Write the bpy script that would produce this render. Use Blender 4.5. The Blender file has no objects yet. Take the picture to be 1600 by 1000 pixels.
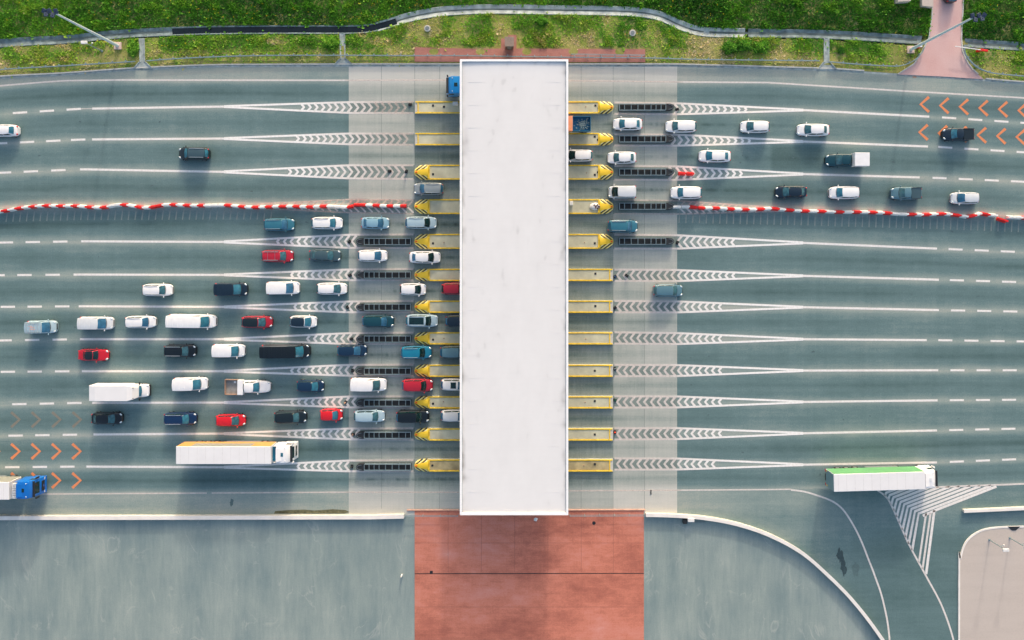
import bpy, bmesh, math, random
import numpy as np
from mathutils import Vector, noise as mnoise
random.seed(7); rng = np.random.default_rng(7)
scene = bpy.context.scene
col = scene.collection
R = math.radians

# ------------------------------------------------------------------ camera, sky, sun, exposure
S = 10.4            # photo pixels per metre on the ground
CH = 115.0          # camera height
CX, CY = 805.0, 395.0   # photo pixel straight below the drone
cd = bpy.data.cameras.new('camera'); cam = bpy.data.objects.new('camera', cd); col.objects.link(cam)
cam.location = (0, 0, CH); cd.sensor_width = 36; cd.lens = 36 * CH / (1600 / S)
cd.shift_x = -(CX - 800) / 1600; cd.shift_y = -(500 - CY) / 1600
cd.clip_start = 1; cd.clip_end = 5000
scene.camera = cam
SUN_EL, SUN_AZ = 17.0, 8.7      # azimuth: degrees east of north (+Y)
w = bpy.data.worlds.new('World'); scene.world = w; w.use_nodes = True
nt = w.node_tree; bg = nt.nodes['Background']
sky = nt.nodes.new('ShaderNodeTexSky'); sky.sky_type = 'NISHITA'; sky.sun_disc = False
sky.sun_elevation = R(SUN_EL); sky.sun_rotation = R(SUN_AZ)
sky.air_density = 1.0; sky.dust_density = 4.0; sky.ozone_density = 0.6
nt.links.new(sky.outputs[0], bg.inputs[0]); bg.inputs[1].default_value = 0.15
sd = bpy.data.lights.new('sun', 'SUN'); so = bpy.data.objects.new('sun', sd); col.objects.link(so)
sd.energy = .82; sd.angle = R(2); sd.color = (1, .95, .88)
tosun = Vector((math.sin(R(SUN_AZ)) * math.cos(R(SUN_EL)), math.cos(R(SUN_AZ)) * math.cos(R(SUN_EL)), math.sin(R(SUN_EL))))
so.rotation_euler = tosun.to_track_quat('Z', 'Y').to_euler(); so.location = tosun * 150
scene.view_settings.view_transform = 'Standard'; scene.view_settings.look = 'None'
scene.view_settings.gamma = 1; scene.view_settings.exposure = 0.97

def P(px, py, h=0.0):
    k = (1 - h / CH) / S
    return ((px - CX) * k, (CY - py) * k)

def lin(r, g, b, k=1.0):
    f = lambda c: (c / 12.92 if c <= .04045 else ((c + .055) / 1.055) ** 2.4) * k
    return (f(r / 255), f(g / 255), f(b / 255), 1)

# ------------------------------------------------------------------ materials
MATS = {}
def M(name, rgb, rough=.6, metal=0, var=.1, scale=2.0, coat=0, stretch=(1, 1, 1), bump=0):
    if name in MATS: return MATS[name]
    m = bpy.data.materials.new(name); m.use_nodes = True; n = m.node_tree.nodes; l = m.node_tree.links
    b = n['Principled BSDF']; b.inputs['Roughness'].default_value = rough; b.inputs['Metallic'].default_value = metal
    b.inputs['Coat Weight'].default_value = coat
    tc = n.new('ShaderNodeTexCoord'); mp = n.new('ShaderNodeMapping'); mp.inputs['Scale'].default_value = stretch
    l.new(tc.outputs['Object'], mp.inputs[0])
    no = n.new('ShaderNodeTexNoise'); no.inputs['Scale'].default_value = scale; no.inputs['Detail'].default_value = 6
    l.new(mp.outputs[0], no.inputs['Vector'])
    mr = n.new('ShaderNodeMapRange'); mr.inputs[1].default_value = .3; mr.inputs[2].default_value = .7
    mr.inputs[3].default_value = 1 - var; mr.inputs[4].default_value = 1 + var; l.new(no.outputs[0], mr.inputs[0])
    mx = n.new('ShaderNodeVectorMath'); mx.operation = 'SCALE'; mx.inputs[0].default_value = rgb[:3]
    l.new(mr.outputs[0], mx.inputs['Scale']); l.new(mx.outputs[0], b.inputs['Base Color'])
    if bump:
        bu = n.new('ShaderNodeBump'); bu.inputs['Strength'].default_value = bump; bu.inputs['Distance'].default_value = .02
        l.new(no.outputs[0], bu.inputs['Height']); l.new(bu.outputs[0], b.inputs['Normal'])
    MATS[name] = m; return m

def paint(name, r, g, b_, k=.9): return M('paint_' + name, lin(r, g, b_, k), .28, 0, .04, 1.5, .6)

def ramp(n, stops):
    cr = n.new('ShaderNodeValToRGB'); e = cr.color_ramp.elements
    while len(e) < len(stops): e.new(.5)
    for i, (p, c) in enumerate(stops): e[i].position = p; e[i].color = c
    return cr

def surface(name, stops, terms, rough=.85, attr=None, bump=.15):
    """base colour = ramp(attr + sum(weight*(noise-.5)));  terms: (scale xyz, weight, detail)"""
    m = bpy.data.materials.new(name); m.use_nodes = True; n = m.node_tree.nodes; l = m.node_tree.links
    b = n['Principled BSDF']; b.inputs['Roughness'].default_value = rough; b.inputs['Specular IOR Level'].default_value = .25
    tc = n.new('ShaderNodeTexCoord'); last = None
    if attr:
        a = n.new('ShaderNodeAttribute'); a.attribute_name = attr; last = a.outputs['Fac']
    else:
        v = n.new('ShaderNodeValue'); v.outputs[0].default_value = .5; last = v.outputs[0]
    for i, (sc, wt, det) in enumerate(terms):
        mp = n.new('ShaderNodeMapping'); mp.inputs['Scale'].default_value = sc; mp.inputs['Location'].default_value = (i * 7.3, i * 3.1, 0)
        l.new(tc.outputs['Object'], mp.inputs[0])
        no = n.new('ShaderNodeTexNoise'); no.inputs['Scale'].default_value = 1; no.inputs['Detail'].default_value = det
        no.inputs['Roughness'].default_value = .62
        l.new(mp.outputs[0], no.inputs['Vector'])
        ma = n.new('ShaderNodeMath'); ma.operation = 'MULTIPLY_ADD'; ma.inputs[1].default_value = wt
        sb = n.new('ShaderNodeMath'); sb.operation = 'SUBTRACT'; sb.inputs[1].default_value = .5
        l.new(no.outputs[0], sb.inputs[0]); l.new(sb.outputs[0], ma.inputs[0]); l.new(last, ma.inputs[2]); last = ma.outputs[0]
    cr = ramp(n, stops); l.new(last, cr.inputs[0]); l.new(cr.outputs[0], b.inputs['Base Color'])
    MATS[name] = m; return m

asphalt = surface('asphalt', [(0, lin(52, 70, 69)), (.28, lin(80, 104, 104)), (.5, lin(103, 127, 128)), (.72, lin(140, 154, 149)), (1, lin(186, 182, 170))],
    [((.02, .3, 1), .34, 5), ((.09, .16, 1), .36, 5), ((.03, 2.6, 1), .12, 3), ((5, 5, 1), .30, 5), ((1.1, .07, 1), .1, 3), ((.7, 1.6, 1), .14, 4)], attr='wear')
concrete_road = surface('concrete_road', [(0, lin(66, 80, 76)), (.25, lin(98, 114, 110)), (.5, lin(146, 155, 149)), (.75, lin(180, 181, 173)), (1, lin(202, 199, 190))],
    [((.04, .8, 1), .28, 5), ((.25, .3, 1), .28, 6), ((.09, 5, 1), .16, 3), ((5, 5, 1), .26, 5), ((2.4, .12, 1), .16, 3)], attr='wear')
apron_mat = surface('apron_asphalt', [(0, lin(98, 116, 118)), (.35, lin(126, 142, 141)), (.55, lin(145, 157, 152)), (.78, lin(166, 173, 166)), (1, lin(200, 194, 184))],
    [((.22, .04, 1), .85, 5), ((.13, .16, 1), .4, 6), ((2.2, .25, 1), .3, 4), ((5, 5, 1), .25, 3)])
red_paving = surface('red_paving', [(0, lin(132, 78, 68)), (.35, lin(182, 110, 92)), (.55, lin(206, 128, 106)), (.75, lin(212, 140, 124)), (1, lin(218, 164, 150))],
    [((.07, .13, 1), 1.3, 6), ((3, .3, 1), .14, 4), ((.3, 4, 1), .2, 3), ((.5, .9, 1), .6, 6), ((5, 5, 1), .4, 4)])
brown_paving = surface('brown_paving', [(0, lin(110, 78, 70)), (.4, lin(160, 108, 98)), (.6, lin(178, 124, 114)), (1, lin(196, 168, 154))], [((.2, .3, 1), .5, 6), ((1.2, 1.2, 1), .35, 5), ((6, 6, 1), .3, 3)])
pink_paving = surface('pink_paving', [(0, lin(150, 100, 95)), (.4, lin(208, 166, 160)), (.6, lin(218, 184, 178)), (1, lin(232, 214, 208))],
    [((.2, .2, 1), .5, 6), ((6, 6, 1), .3, 3)])
def add_veins(m, sc=.16, col_=lin(206, 202, 192)):
    n = m.node_tree.nodes; l = m.node_tree.links; b = n['Principled BSDF']; src = b.inputs['Base Color'].links[0].from_socket
    tc = n.new('ShaderNodeTexCoord'); mp = n.new('ShaderNodeMapping'); mp.inputs['Scale'].default_value = (sc * 1.3, sc * .8, 1); l.new(tc.outputs['Object'], mp.inputs[0])
    no = n.new('ShaderNodeTexNoise'); no.inputs['Scale'].default_value = 1; no.inputs['Detail'].default_value = 4; no.inputs['Distortion'].default_value = 1.2; l.new(mp.outputs[0], no.inputs['Vector'])
    s1 = n.new('ShaderNodeMath'); s1.operation = 'SUBTRACT'; s1.inputs[1].default_value = .52; l.new(no.outputs[0], s1.inputs[0]); ab = n.new('ShaderNodeMath'); ab.operation = 'ABSOLUTE'; l.new(s1.outputs[0], ab.inputs[0])
    mr = n.new('ShaderNodeMapRange'); mr.inputs[1].default_value = 0; mr.inputs[2].default_value = .018; mr.inputs[3].default_value = .24; mr.inputs[4].default_value = 0; l.new(ab.outputs[0], mr.inputs[0])
    n2 = n.new('ShaderNodeTexNoise'); n2.inputs['Scale'].default_value = .22; l.new(tc.outputs['Object'], n2.inputs['Vector']); m2 = n.new('ShaderNodeMapRange'); m2.inputs[1].default_value = .5; m2.inputs[2].default_value = .62; l.new(n2.outputs[0], m2.inputs[0])
    mu = n.new('ShaderNodeMath'); mu.operation = 'MULTIPLY'; l.new(mr.outputs[0], mu.inputs[0]); l.new(m2.outputs[0], mu.inputs[1])
    mx = n.new('ShaderNodeMix'); mx.data_type = 'RGBA'; l.new(mu.outputs[0], mx.inputs[0]); l.new(src, mx.inputs[6]); mx.inputs[7].default_value = col_; l.new(mx.outputs[2], b.inputs['Base Color'])
add_veins(apron_mat)
beige_paving = surface('beige_paving', [(0, lin(150, 140, 130)), (.5, lin(197, 184, 174)), (1, lin(218, 206, 196))],
    [((.1, .6, 1), .3, 6), ((4, 4, 1), .2, 3)])
soil = surface('soil', [(0, lin(52, 84, 28)), (.3, lin(92, 120, 44)), (.5, lin(146, 144, 80)), (.75, lin(188, 172, 122)), (1, lin(206, 188, 150))],
    [((.22, .4, 1), .6, 6), ((1.6, 1.6, 1), .35, 5), ((8, 8, 1), .4, 3)], rough=1)
far_ground = surface('far_ground', [(0, lin(50, 68, 28)), (.5, lin(84, 108, 40)), (1, lin(130, 138, 70))], [((.02, .02, 1), .5, 8), ((.6, .6, 1), .4, 4)], rough=1)

# worn road paint: paint with holes in it where it has rubbed off
def worn_paint(name, c, seed):
    m = bpy.data.materials.new(name); m.use_nodes = True; n = m.node_tree.nodes; l = m.node_tree.links
    b = n['Principled BSDF']; b.inputs['Roughness'].default_value = .7
    tc = n.new('ShaderNodeTexCoord')
    no = n.new('ShaderNodeTexNoise'); no.inputs['Scale'].default_value = 3.2; no.inputs['Detail'].default_value = 8
    l.new(tc.outputs['Object'], no.inputs['Vector'])
    n2 = n.new('ShaderNodeTexNoise'); n2.inputs['Scale'].default_value = .5; n2.inputs['Detail'].default_value = 3; l.new(tc.outputs['Object'], n2.inputs['Vector'])
    cr = ramp(n, [(.3, (c[0] * .88, c[1] * .86, c[2] * .84, 1)), (.6, c)]); l.new(no.outputs[0], cr.inputs[0]); a = n.new('ShaderNodeAttribute'); a.attribute_name = 'worn'; tn = n.new('ShaderNodeMix'); tn.data_type = 'RGBA'; l.new(a.outputs['Fac'], tn.inputs[0]); l.new(cr.outputs[0], tn.inputs[6]); tn.inputs[7].default_value = (c[0] * .92, c[1] * .72, c[2] * .62, 1); l.new(tn.outputs[2], b.inputs['Base Color'])
    ad = n.new('ShaderNodeMath'); ad.operation = 'MULTIPLY_ADD'; ad.inputs[1].default_value = .8; l.new(n2.outputs[0], ad.inputs[0]); l.new(no.outputs[0], ad.inputs[2])
    mr = n.new('ShaderNodeMapRange'); mr.inputs[1].default_value = .1; mr.inputs[2].default_value = 1.5; l.new(ad.outputs[0], mr.inputs[0])
    # opacity = clamp(1 - worn*1.1 + (noise-.5)*worn*1.5)
    s1 = n.new('ShaderNodeMath'); s1.operation = 'SUBTRACT'; s1.inputs[1].default_value = 1.45; l.new(mr.outputs[0], s1.inputs[0])
    m1 = n.new('ShaderNodeMath'); m1.operation = 'MULTIPLY_ADD'; m1.use_clamp = True; m1.inputs[2].default_value = 1; l.new(s1.outputs[0], m1.inputs[0]); l.new(a.outputs['Fac'], m1.inputs[1])
    tr = n.new('ShaderNodeBsdfTransparent'); mx = n.new('ShaderNodeMixShader'); l.new(m1.outputs[0], mx.inputs[0])
    l.new(tr.outputs[0], mx.inputs[1]); l.new(b.outputs[0], mx.inputs[2]); l.new(mx.outputs[0], n['Material Output'].inputs[0])
    MATS[name] = m; return m
white_paint = worn_paint('white_road_paint', lin(248, 244, 240, .97), 1)
orange_paint = worn_paint('orange_road_paint', lin(244, 150, 100, .95), 2)
drab_paint = worn_paint('faded_road_paint', lin(136, 132, 120), 3)

mt = dict(
    glass=M('window_glass', lin(54, 122, 144, .8), .08, 0, .3, 1.6, .3), darkglass=M('dark_glass', lin(16, 44, 46), .06, 0, .2, 2.0, .3),  # window glass: teal of the reflected sky is put into its base colour
    tyre=M('tyre_rubber', (.02, .02, .02, 1), .8), rim=M('rim_metal', (.35, .36, .38, 1), .35, .8),
    head=M('headlight_glass', (.75, .8, .82, 1), .1, .2, .05), tail=M('tail_light_red', lin(214, 40, 50), .25, 0, .05),
    black=M('black_plastic', (.018, .02, .022, 1), .5), steel=M('galvanised_steel', lin(150, 168, 172), .45, .5, .12, 3),
    chrome=M('bright_rail', lin(205, 212, 215), .3, .5, .03), yellow=M('island_yellow', lin(238, 198, 52), .5, 0, .22, 2.2),
    kerbc=M('kerb_concrete', lin(196, 194, 186), .8, 0, .12, 2), island=M('island_concrete', lin(196, 192, 166), .85, 0, .16, .7),
    oldisland=M('stained_island', lin(176, 160, 120), .85, 0, .3, .9),
    cream=M('stripe_cream', lin(232, 222, 170), .5), stripe=M('stripe_black', (.02, .02, .018, 1), .5), redr=M('reflector_red', lin(232, 70, 40), .4),
    redp=M('barrier_red', lin(226, 34, 30), .45, 0, .12, 1.5), whitep=M('barrier_white', lin(232, 229, 224), .5, 0, .12, 1.5),
    wall=M('parapet_concrete', lin(236, 228, 220), .7, 0, .07, .8), brown=M('wood_brown', lin(160, 128, 108), .8, 0, .2, 2),
    chan_dummy=M('channel_concrete', lin(156, 166, 164), .85, 0, .35, 1.4, 0, (1, 1, 1), .3), wet=M('channel_silt', lin(96, 108, 104), .7, 0, .3, .8),
    water=M('channel_water', (.008, .014, .016, 1), .05, 0, .2), hutroof=M('hut_roof', lin(138, 122, 114), .8, 0, .12, 3),
    grey=M('grey_metal', lin(120, 130, 134), .5, .3, .1))

# ------------------------------------------------------------------ mesh building
class MB:
    def __init__(s): s.v = []; s.f = []
    def add(s, vs, fs):
        o = len(s.v); s.v += [tuple(p) for p in vs]; s.f += [tuple(i + o for i in f) for f in fs]; return s
    def box(s, x0, x1, y0, y1, z0, z1, bev=0):
        if bev:
            b = min(bev, (x1 - x0) / 2.01, (y1 - y0) / 2.01, (z1 - z0) / 2.01)
            bm = bmesh.new(); bmesh.ops.create_cube(bm, size=1)
            for q in bm.verts: q.co = Vector(((x0 + x1) / 2 + q.co.x * (x1 - x0), (y0 + y1) / 2 + q.co.y * (y1 - y0), (z0 + z1) / 2 + q.co.z * (z1 - z0)))
            bmesh.ops.bevel(bm, geom=bm.edges[:], offset=b, segments=2, affect='EDGES', profile=.5)
            bm.verts.index_update(); s.add([q.co[:] for q in bm.verts], [[q.index for q in f.verts] for f in bm.faces]); bm.free(); return s
        vs = [(x, y, z) for z in (z0, z1) for x, y in ((x0, y0), (x1, y0), (x1, y1), (x0, y1))]
        return s.add(vs, [(3, 2, 1, 0), (4, 5, 6, 7), (0, 1, 5, 4), (1, 2, 6, 5), (2, 3, 7, 6), (3, 0, 4, 7)])
    def tube(s, p, q, r0, r1=None, n=8):
        r1 = r0 if r1 is None else r1; p = Vector(p); q = Vector(q); d = (q - p).normalized()
        a = d.orthogonal().normalized(); b = d.cross(a); vs = []
        for c, r in ((p, r0), (q, r1)):
            vs += [c + (a * math.cos(2 * math.pi * i / n) + b * math.sin(2 * math.pi * i / n)) * r for i in range(n)]
        return s.add(vs, [(i, (i + 1) % n, n + (i + 1) % n, n + i) for i in range(n)] + [tuple(range(n - 1, -1, -1)), tuple(range(n, 2 * n))])
    def ball(s, c, rx, ry, rz, n=8, m=5):
        vs = [(c[0], c[1], c[2] - rz)]
        for j in range(1, m):
            t = math.pi * j / m - math.pi / 2
            vs += [(c[0] + rx * math.cos(t) * math.cos(2 * math.pi * i / n), c[1] + ry * math.cos(t) * math.sin(2 * math.pi * i / n), c[2] + rz * math.sin(t)) for i in range(n)]
        vs.append((c[0], c[1], c[2] + rz)); L = len(vs) - 1
        fs = [(0, 1 + (i + 1) % n, 1 + i) for i in range(n)]
        for j in range(m - 2): fs += [(1 + j * n + i, 1 + j * n + (i + 1) % n, 1 + (j + 1) * n + (i + 1) % n, 1 + (j + 1) * n + i) for i in range(n)]
        fs += [(1 + (m - 2) * n + i, 1 + (m - 2) * n + (i + 1) % n, L) for i in range(n)]
        return s.add(vs, fs)
    def prism(s, pts, z0, z1):
        n = len(pts); vs = [(x, y, z0) for x, y in pts] + [(x, y, z1) for x, y in pts]
        return s.add(vs, [tuple(range(n - 1, -1, -1)), tuple(range(n, 2 * n))] + [(i, (i + 1) % n, n + (i + 1) % n, n + i) for i in range(n)])
    def sweep(s, path, prof, closed=True):
        """path: list of (x,y[,z]); prof: list of (offset to the left, z)"""
        n = len(prof); N = len(path); vs = []
        for i, p in enumerate(path):
            a = Vector(path[max(i - 1, 0)][:2]); b = Vector(path[min(i + 1, N - 1)][:2]); d = (b - a).normalized(); nr = Vector((-d.y, d.x)); z = p[2] if len(p) > 2 else 0
            vs += [(p[0] + nr.x * o, p[1] + nr.y * o, z + h) for o, h in prof]
        m = n if closed else n - 1
        fs = [(i * n + j, i * n + (j + 1) % n, (i + 1) * n + (j + 1) % n, (i + 1) * n + j) for i in range(N - 1) for j in range(m)]
        if closed: fs += [tuple(range(n - 1, -1, -1)), tuple(range((N - 1) * n, N * n))]
        return s.add(vs, fs)
    def patch(s, fn, us, vs_):
        nu, nv = len(us), len(vs_)
        return s.add([fn(u, v) for u in us for v in vs_], [(i * nv + j, (i + 1) * nv + j, (i + 1) * nv + j + 1, i * nv + j + 1) for i in range(nu - 1) for j in range(nv - 1)])
    def mesh(s, name, smooth=None, recalc=True):
        me = bpy.data.meshes.new(name); me.from_pydata(s.v, [], s.f)
        if recalc:
            bm = bmesh.new(); bm.from_mesh(me); bmesh.ops.remove_doubles(bm, verts=bm.verts, dist=.0008)
            bmesh.ops.recalc_face_normals(bm, faces=bm.faces); bm.to_mesh(me); bm.free()
        if smooth is not None:
            me.shade_smooth(); me.set_sharp_from_angle(angle=R(smooth))
        me.update(); return me

def link(name, me, mat, parent=None, smooth=None):
    if isinstance(me, MB): me = me.mesh(name, smooth)
    if not me.materials: me.materials.append(None)
    o = bpy.data.objects.new(name, me); col.objects.link(o)
    o.material_slots[0].link = 'OBJECT'; o.material_slots[0].material = MATS.get(mat, mt.get(mat)) if isinstance(mat, str) else mat
    if parent: o.parent = parent
    return o
def tag(o, label=None, cat=None, group=None, kind=None):
    if label: o['label'] = label
    if cat: o['category'] = cat
    if group: o['group'] = group
    if kind: o['kind'] = kind
    return o
def thing(name, label, cat, loc=(0, 0, 0), rz=0, group=None):
    o = bpy.data.objects.new(name, None); col.objects.link(o); o.location = loc; o.rotation_euler = (0, 0, rz)
    return tag(o, label, cat, group)
def struct(name, mb, mat, recalc=True):
    o = link(name, mb.mesh(name, None, recalc) if isinstance(mb, MB) else mb, mat); o['kind'] = 'structure'; return o
def copy_tree(o, parent=None):
    c = o.copy(); col.objects.link(c); c.parent = parent
    for ch in [x for x in KIDS.get(o.name, [])]: copy_tree(ch, c)
    return c
KIDS = {}
def index_kids(root):
    for o in root.children: KIDS.setdefault(root.name, []).append(o); index_kids(o)

def smooth_path(pts, step=3):
    out = []
    for i in range(len(pts) - 1):
        p0, p1, p2, p3 = [Vector(pts[min(max(k, 0), len(pts) - 1)]) for k in (i - 1, i, i + 1, i + 2)]
        n = max(1, int((p2 - p1).length / step))
        for k in range(n):
            t = k / n
            out.append(.5 * ((2 * p1) + (p2 - p0) * t + (2 * p0 - 5 * p1 + 4 * p2 - p3) * t * t + (3 * p1 - p0 - 3 * p2 + p3) * t ** 3))
    out.append(Vector(pts[-1])); return [(p.x, p.y) for p in out]
def W2(pts, h=0): return [P(x, y, h) for x, y in pts]

# ------------------------------------------------------------------ the lie of the lanes (photo pixels)
LX = [-700, 0, 127, 345, 545, 648, 957, 1058, 1255, 1465, 1600, 2300]
LROW = [
 [225, 178, 170, 166.5, 168, 168, 169, 170, 172, 183, 192, 240],
 [262, 224, 218, 216.5, 217, 217.5, 218.5, 219, 221, 229.5, 238, 285],
 [298, 270, 264.5, 268.5, 268.5, 269, 270, 270.5, 272, 278, 284, 315],
 [350, 326, 323, 322, 322, 323, 323, 324, 328, 334, 339, 360],
 [390, 379, 377, 378, 377, 377, 377.5, 378, 379.5, 388.5, 394, 420],
 [435, 430, 429, 429.5, 429.5, 429, 430, 430.5, 431, 437, 441, 460],
 [482, 479.5, 478.5, 479.5, 479.5, 479, 479, 479.5, 480, 484.5, 487, 500],
 [540, 532, 530, 530, 529, 528.5, 528, 529, 530, 531.5, 533.5, 540],
 [586, 581, 580, 580, 578.5, 578.5, 579, 579, 579, 578.5, 578.5, 578],
 [640, 632, 629.5, 629, 628, 628, 628, 628, 628, 625.5, 624.5, 615],
 [690, 681, 679, 677.5, 678, 678, 678, 677.5, 677, 672.5, 669.5, 650],
 [736, 730, 729, 730, 728, 727.5, 725, 725, 726, 722.5, 717, 690]]
TX = [-700, 0, 60, 100, 180, 545, 698, 888, 1058, 1200, 1410, 1600, 2300]
TY = [205, 134, 129, 126, 125, 125.5, 125, 126, 128, 129, 142, 153, 200]
BX = [-700, 65, 545, 717, 888, 1200, 1465, 1600, 2300]; BY = [790, 772, 769, 769, 767, 765, 761, 756, 725]
EX = [-700, 0, 100, 210, 330, 545, 1058, 1200, 1300, 1405, 1530, 1600, 2300]
EY = [195, 120, 115, 107, 102, 101, 101, 105, 108, 115, 123, 129, 178]   # edge of the carriageway
HW = [9, 9, 11, 11, 11, 9, 9, 9, 9, 9, 9, 9]
def rowy(r, x): return float(np.interp(x, LX, LROW[r]))

def wear(px, py, concrete):
    lines = [np.interp(px, TX, TY)] + [np.interp(px, LX, r) for r in LROW] + [np.interp(px, BX, BY)]
    v = np.full(px.shape, .56)
    g = np.zeros(px.shape)
    for i in range(13):
        a, b = lines[i], lines[i + 1]; t = (py - a) / (b - a); inn = (t >= 0) & (t < 1)
        st = rng.uniform(.6, 1.25); st2 = rng.uniform(.6, 1.2)
        s = np.where(px < 800, st, st2)
        s = s * (1 + .3 * np.sin(px / 160 + i * 2.1))
        off = .5 + .02 * math.sin(i * 3.3)
        w_ = .54 - .17 * s * np.exp(-((t - off) / .11) ** 2) - .07 * s * np.exp(-((t - .30) / .12) ** 2) - .07 * s * np.exp(-((t - .70) / .12) ** 2)
        drip = np.interp(px, np.arange(-700, 2310, 3.0), rng.random(1004) * (rng.random(1004) > .35))
        near = np.clip(1 - np.abs(px - 700) / 330, 0, 1) if i >= 4 else np.clip(1 - np.abs(px - 960) / 420, 0, 1) * (i in (1, 2, 3))
        w_ = w_ - .30 * near * drip * np.exp(-((t - off) / .045) ** 2) * (.5 + (px < 900) * .5 if i >= 4 else 1)
        w_ += .24 * np.exp(-(t / .13) ** 2) + .20 * np.exp(-((1 - t) / .13) ** 2)
        v = np.where(inn, w_, v)
    v = np.where(py < lines[0], .78, v); v = np.where(py > lines[-1], .74 - .2 * np.clip((px - 1120) / 260, 0, 1) - .14 * np.clip((py - 800) / 60, 0, 1) * (px > 1058), v)
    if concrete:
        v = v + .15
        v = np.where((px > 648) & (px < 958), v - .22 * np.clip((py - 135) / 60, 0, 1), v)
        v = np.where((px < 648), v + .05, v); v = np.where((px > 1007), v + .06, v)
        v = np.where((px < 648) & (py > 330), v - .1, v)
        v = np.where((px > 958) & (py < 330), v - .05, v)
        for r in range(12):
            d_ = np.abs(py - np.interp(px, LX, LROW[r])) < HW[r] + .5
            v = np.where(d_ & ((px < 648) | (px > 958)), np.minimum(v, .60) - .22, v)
    else:
        # sandy dirt drifted along the barrier line, a darker resurfaced bay on the right
        r4 = lines[4]; v = np.where((py < r4) & (py > r4 - 16), v + .22 * (1 - (r4 - py) / 16), v)
        v = np.where((px > 1205) & (px < 1282) & (py > 226) & (py < 268), v - .16, v)
    return v

def grid_sheet(name, xs, top, bottom, ny, mat, wearfn=None, z=0.0):
    """sheet between the curves top(x) and bottom(x) given in photo pixels"""
    xs = np.asarray(xs, float); t = np.linspace(0, 1, ny)[None, :]
    px = np.repeat(xs[:, None], ny, 1); ty = np.array([top(x) for x in xs])[:, None]; by = np.array([bottom(x) for x in xs])[:, None]
    py = ty + (by - ty) * t
    X = (px - CX) / S; Y = (CY - py) / S
    v = np.stack([X.ravel(), Y.ravel(), np.full(X.size, z)], 1)
    nx = len(xs); i, j = np.meshgrid(np.arange(nx - 1), np.arange(ny - 1), indexing='ij')
    a = (i * ny + j).ravel(); f = np.stack([a, a + 1, a + ny + 1, a + ny], 1)
    me = bpy.data.meshes.new(name)
    me.vertices.add(len(v)); me.vertices.foreach_set('co', v.ravel().astype(np.float32))
    me.loops.add(f.size); me.loops.foreach_set('vertex_index', f.ravel().astype(np.int32))
    me.polygons.add(len(f)); me.polygons.foreach_set('loop_start', np.arange(0, f.size, 4, dtype=np.int32)); me.polygons.foreach_set('loop_total', np.full(len(f), 4, np.int32))
    me.update(calc_edges=True); me.validate()
    if wearfn is not None:
        at = me.attributes.new('wear', 'FLOAT', 'POINT'); at.data.foreach_set('value', np.clip(wearfn(px, py), 0, 1).ravel().astype(np.float32))
    return struct(name, me, mat)

edge = lambda x: float(np.interp(x, EX, EY))
grid_sheet('road', np.arange(-700, 545.1, 5), edge, lambda x: 806, 700, asphalt, lambda a, b: wear(a, b, False))
grid_sheet('road', np.arange(1058, 2301, 6), edge, lambda x: 1300, 900, asphalt, lambda a, b: wear(a, b, False))
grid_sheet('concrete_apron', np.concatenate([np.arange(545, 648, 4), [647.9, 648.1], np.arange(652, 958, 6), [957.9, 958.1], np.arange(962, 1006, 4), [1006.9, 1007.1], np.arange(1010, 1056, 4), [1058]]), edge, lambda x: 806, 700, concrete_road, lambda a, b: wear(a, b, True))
grid_sheet('service_yard', np.linspace(-700, 648, 60), lambda x: 806, lambda x: 1300, 20, apron_mat)
grid_sheet('service_yard', np.linspace(648, 1058, 20), lambda x: 806, lambda x: 1300, 20, apron_mat)

# big ground sheet, verge terrain
struct('ground', MB().add([(-2500, -2500, -.9), (2500, -2500, -.9), (2500, 2500, -.9), (-2500, 2500, -.9)], [(0, 1, 2, 3)]), far_ground)
CHAN = smooth_path([(-700, 150), (-300, 95), (0, 68), (100, 62), (175, 54.5), (230, 51), (330, 47.5), (450, 46.5), (560, 46), (600, 39), (640, 27), (690, 18), (760, 14.5), (850, 15.5), (980, 18), (1030, 25), (1062, 39), (1095, 49), (1150, 51.5), (1290, 54), (1440, 63)], 6)
CHAN2 = smooth_path([(1507, 67), (1600, 73), (1900, 92), (2300, 120)], 8)
cw = np.array(W2(CHAN) + W2(CHAN2))
def chan_dist(X, Y):
    d = np.full(X.shape, 1e9)
    for k in range(0, len(cw)): d = np.minimum(d, (X - cw[k, 0]) ** 2 + (Y - cw[k, 1]) ** 2)
    return np.sqrt(d)
def path_l(y): return float(np.interp(y, [-400, 0, 25, 60, 80, 100, 116], [1430, 1457, 1456, 1451, 1441, 1428, 1403]))
def path_r(y): return float(np.interp(y, [-400, 0, 60, 83, 105, 124], [1520, 1504, 1501, 1503, 1515, 1536]))
def terrain_z(X, Y, d):
    z = .06 + .05 * np.sin(X * .9) * np.sin(Y * 1.3)
    py = CY - Y * S; px = X * S + CX
    chan_y = np.interp(px, [p[0] for p in CHAN] + [p[0] for p in CHAN2], [p[1] for p in CHAN] + [p[1] for p in CHAN2])
    z = z + np.clip((chan_y - 14 - py) / S, 0, 30) * .04      # bank rises beyond the channel
    z = np.where(d < .72, -.55, z)
    pl = np.interp(py, [-400, 0, 60, 116], [1430, 1455, 1450, 1400]); pr = np.interp(py, [-400, 0, 60, 124], [1522, 1506, 1503, 1538])
    z = np.where((px > pl - 6) & (px < pr + 6), np.minimum(z * 0, .02), z)
    z = np.where(py > np.interp(px, EX, EY) - 6, np.minimum(z, .0), z)
    return z
xs = np.arange(-700, 2301, 3.5); ny = 110
t = np.linspace(0, 1, ny) ** 1.6
ty = np.array([edge(x) for x in xs]); PXg = np.repeat(xs[:, None], ny, 1); PYg = ty[:, None] + (-420 - ty[:, None]) * t[None, :]
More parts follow.
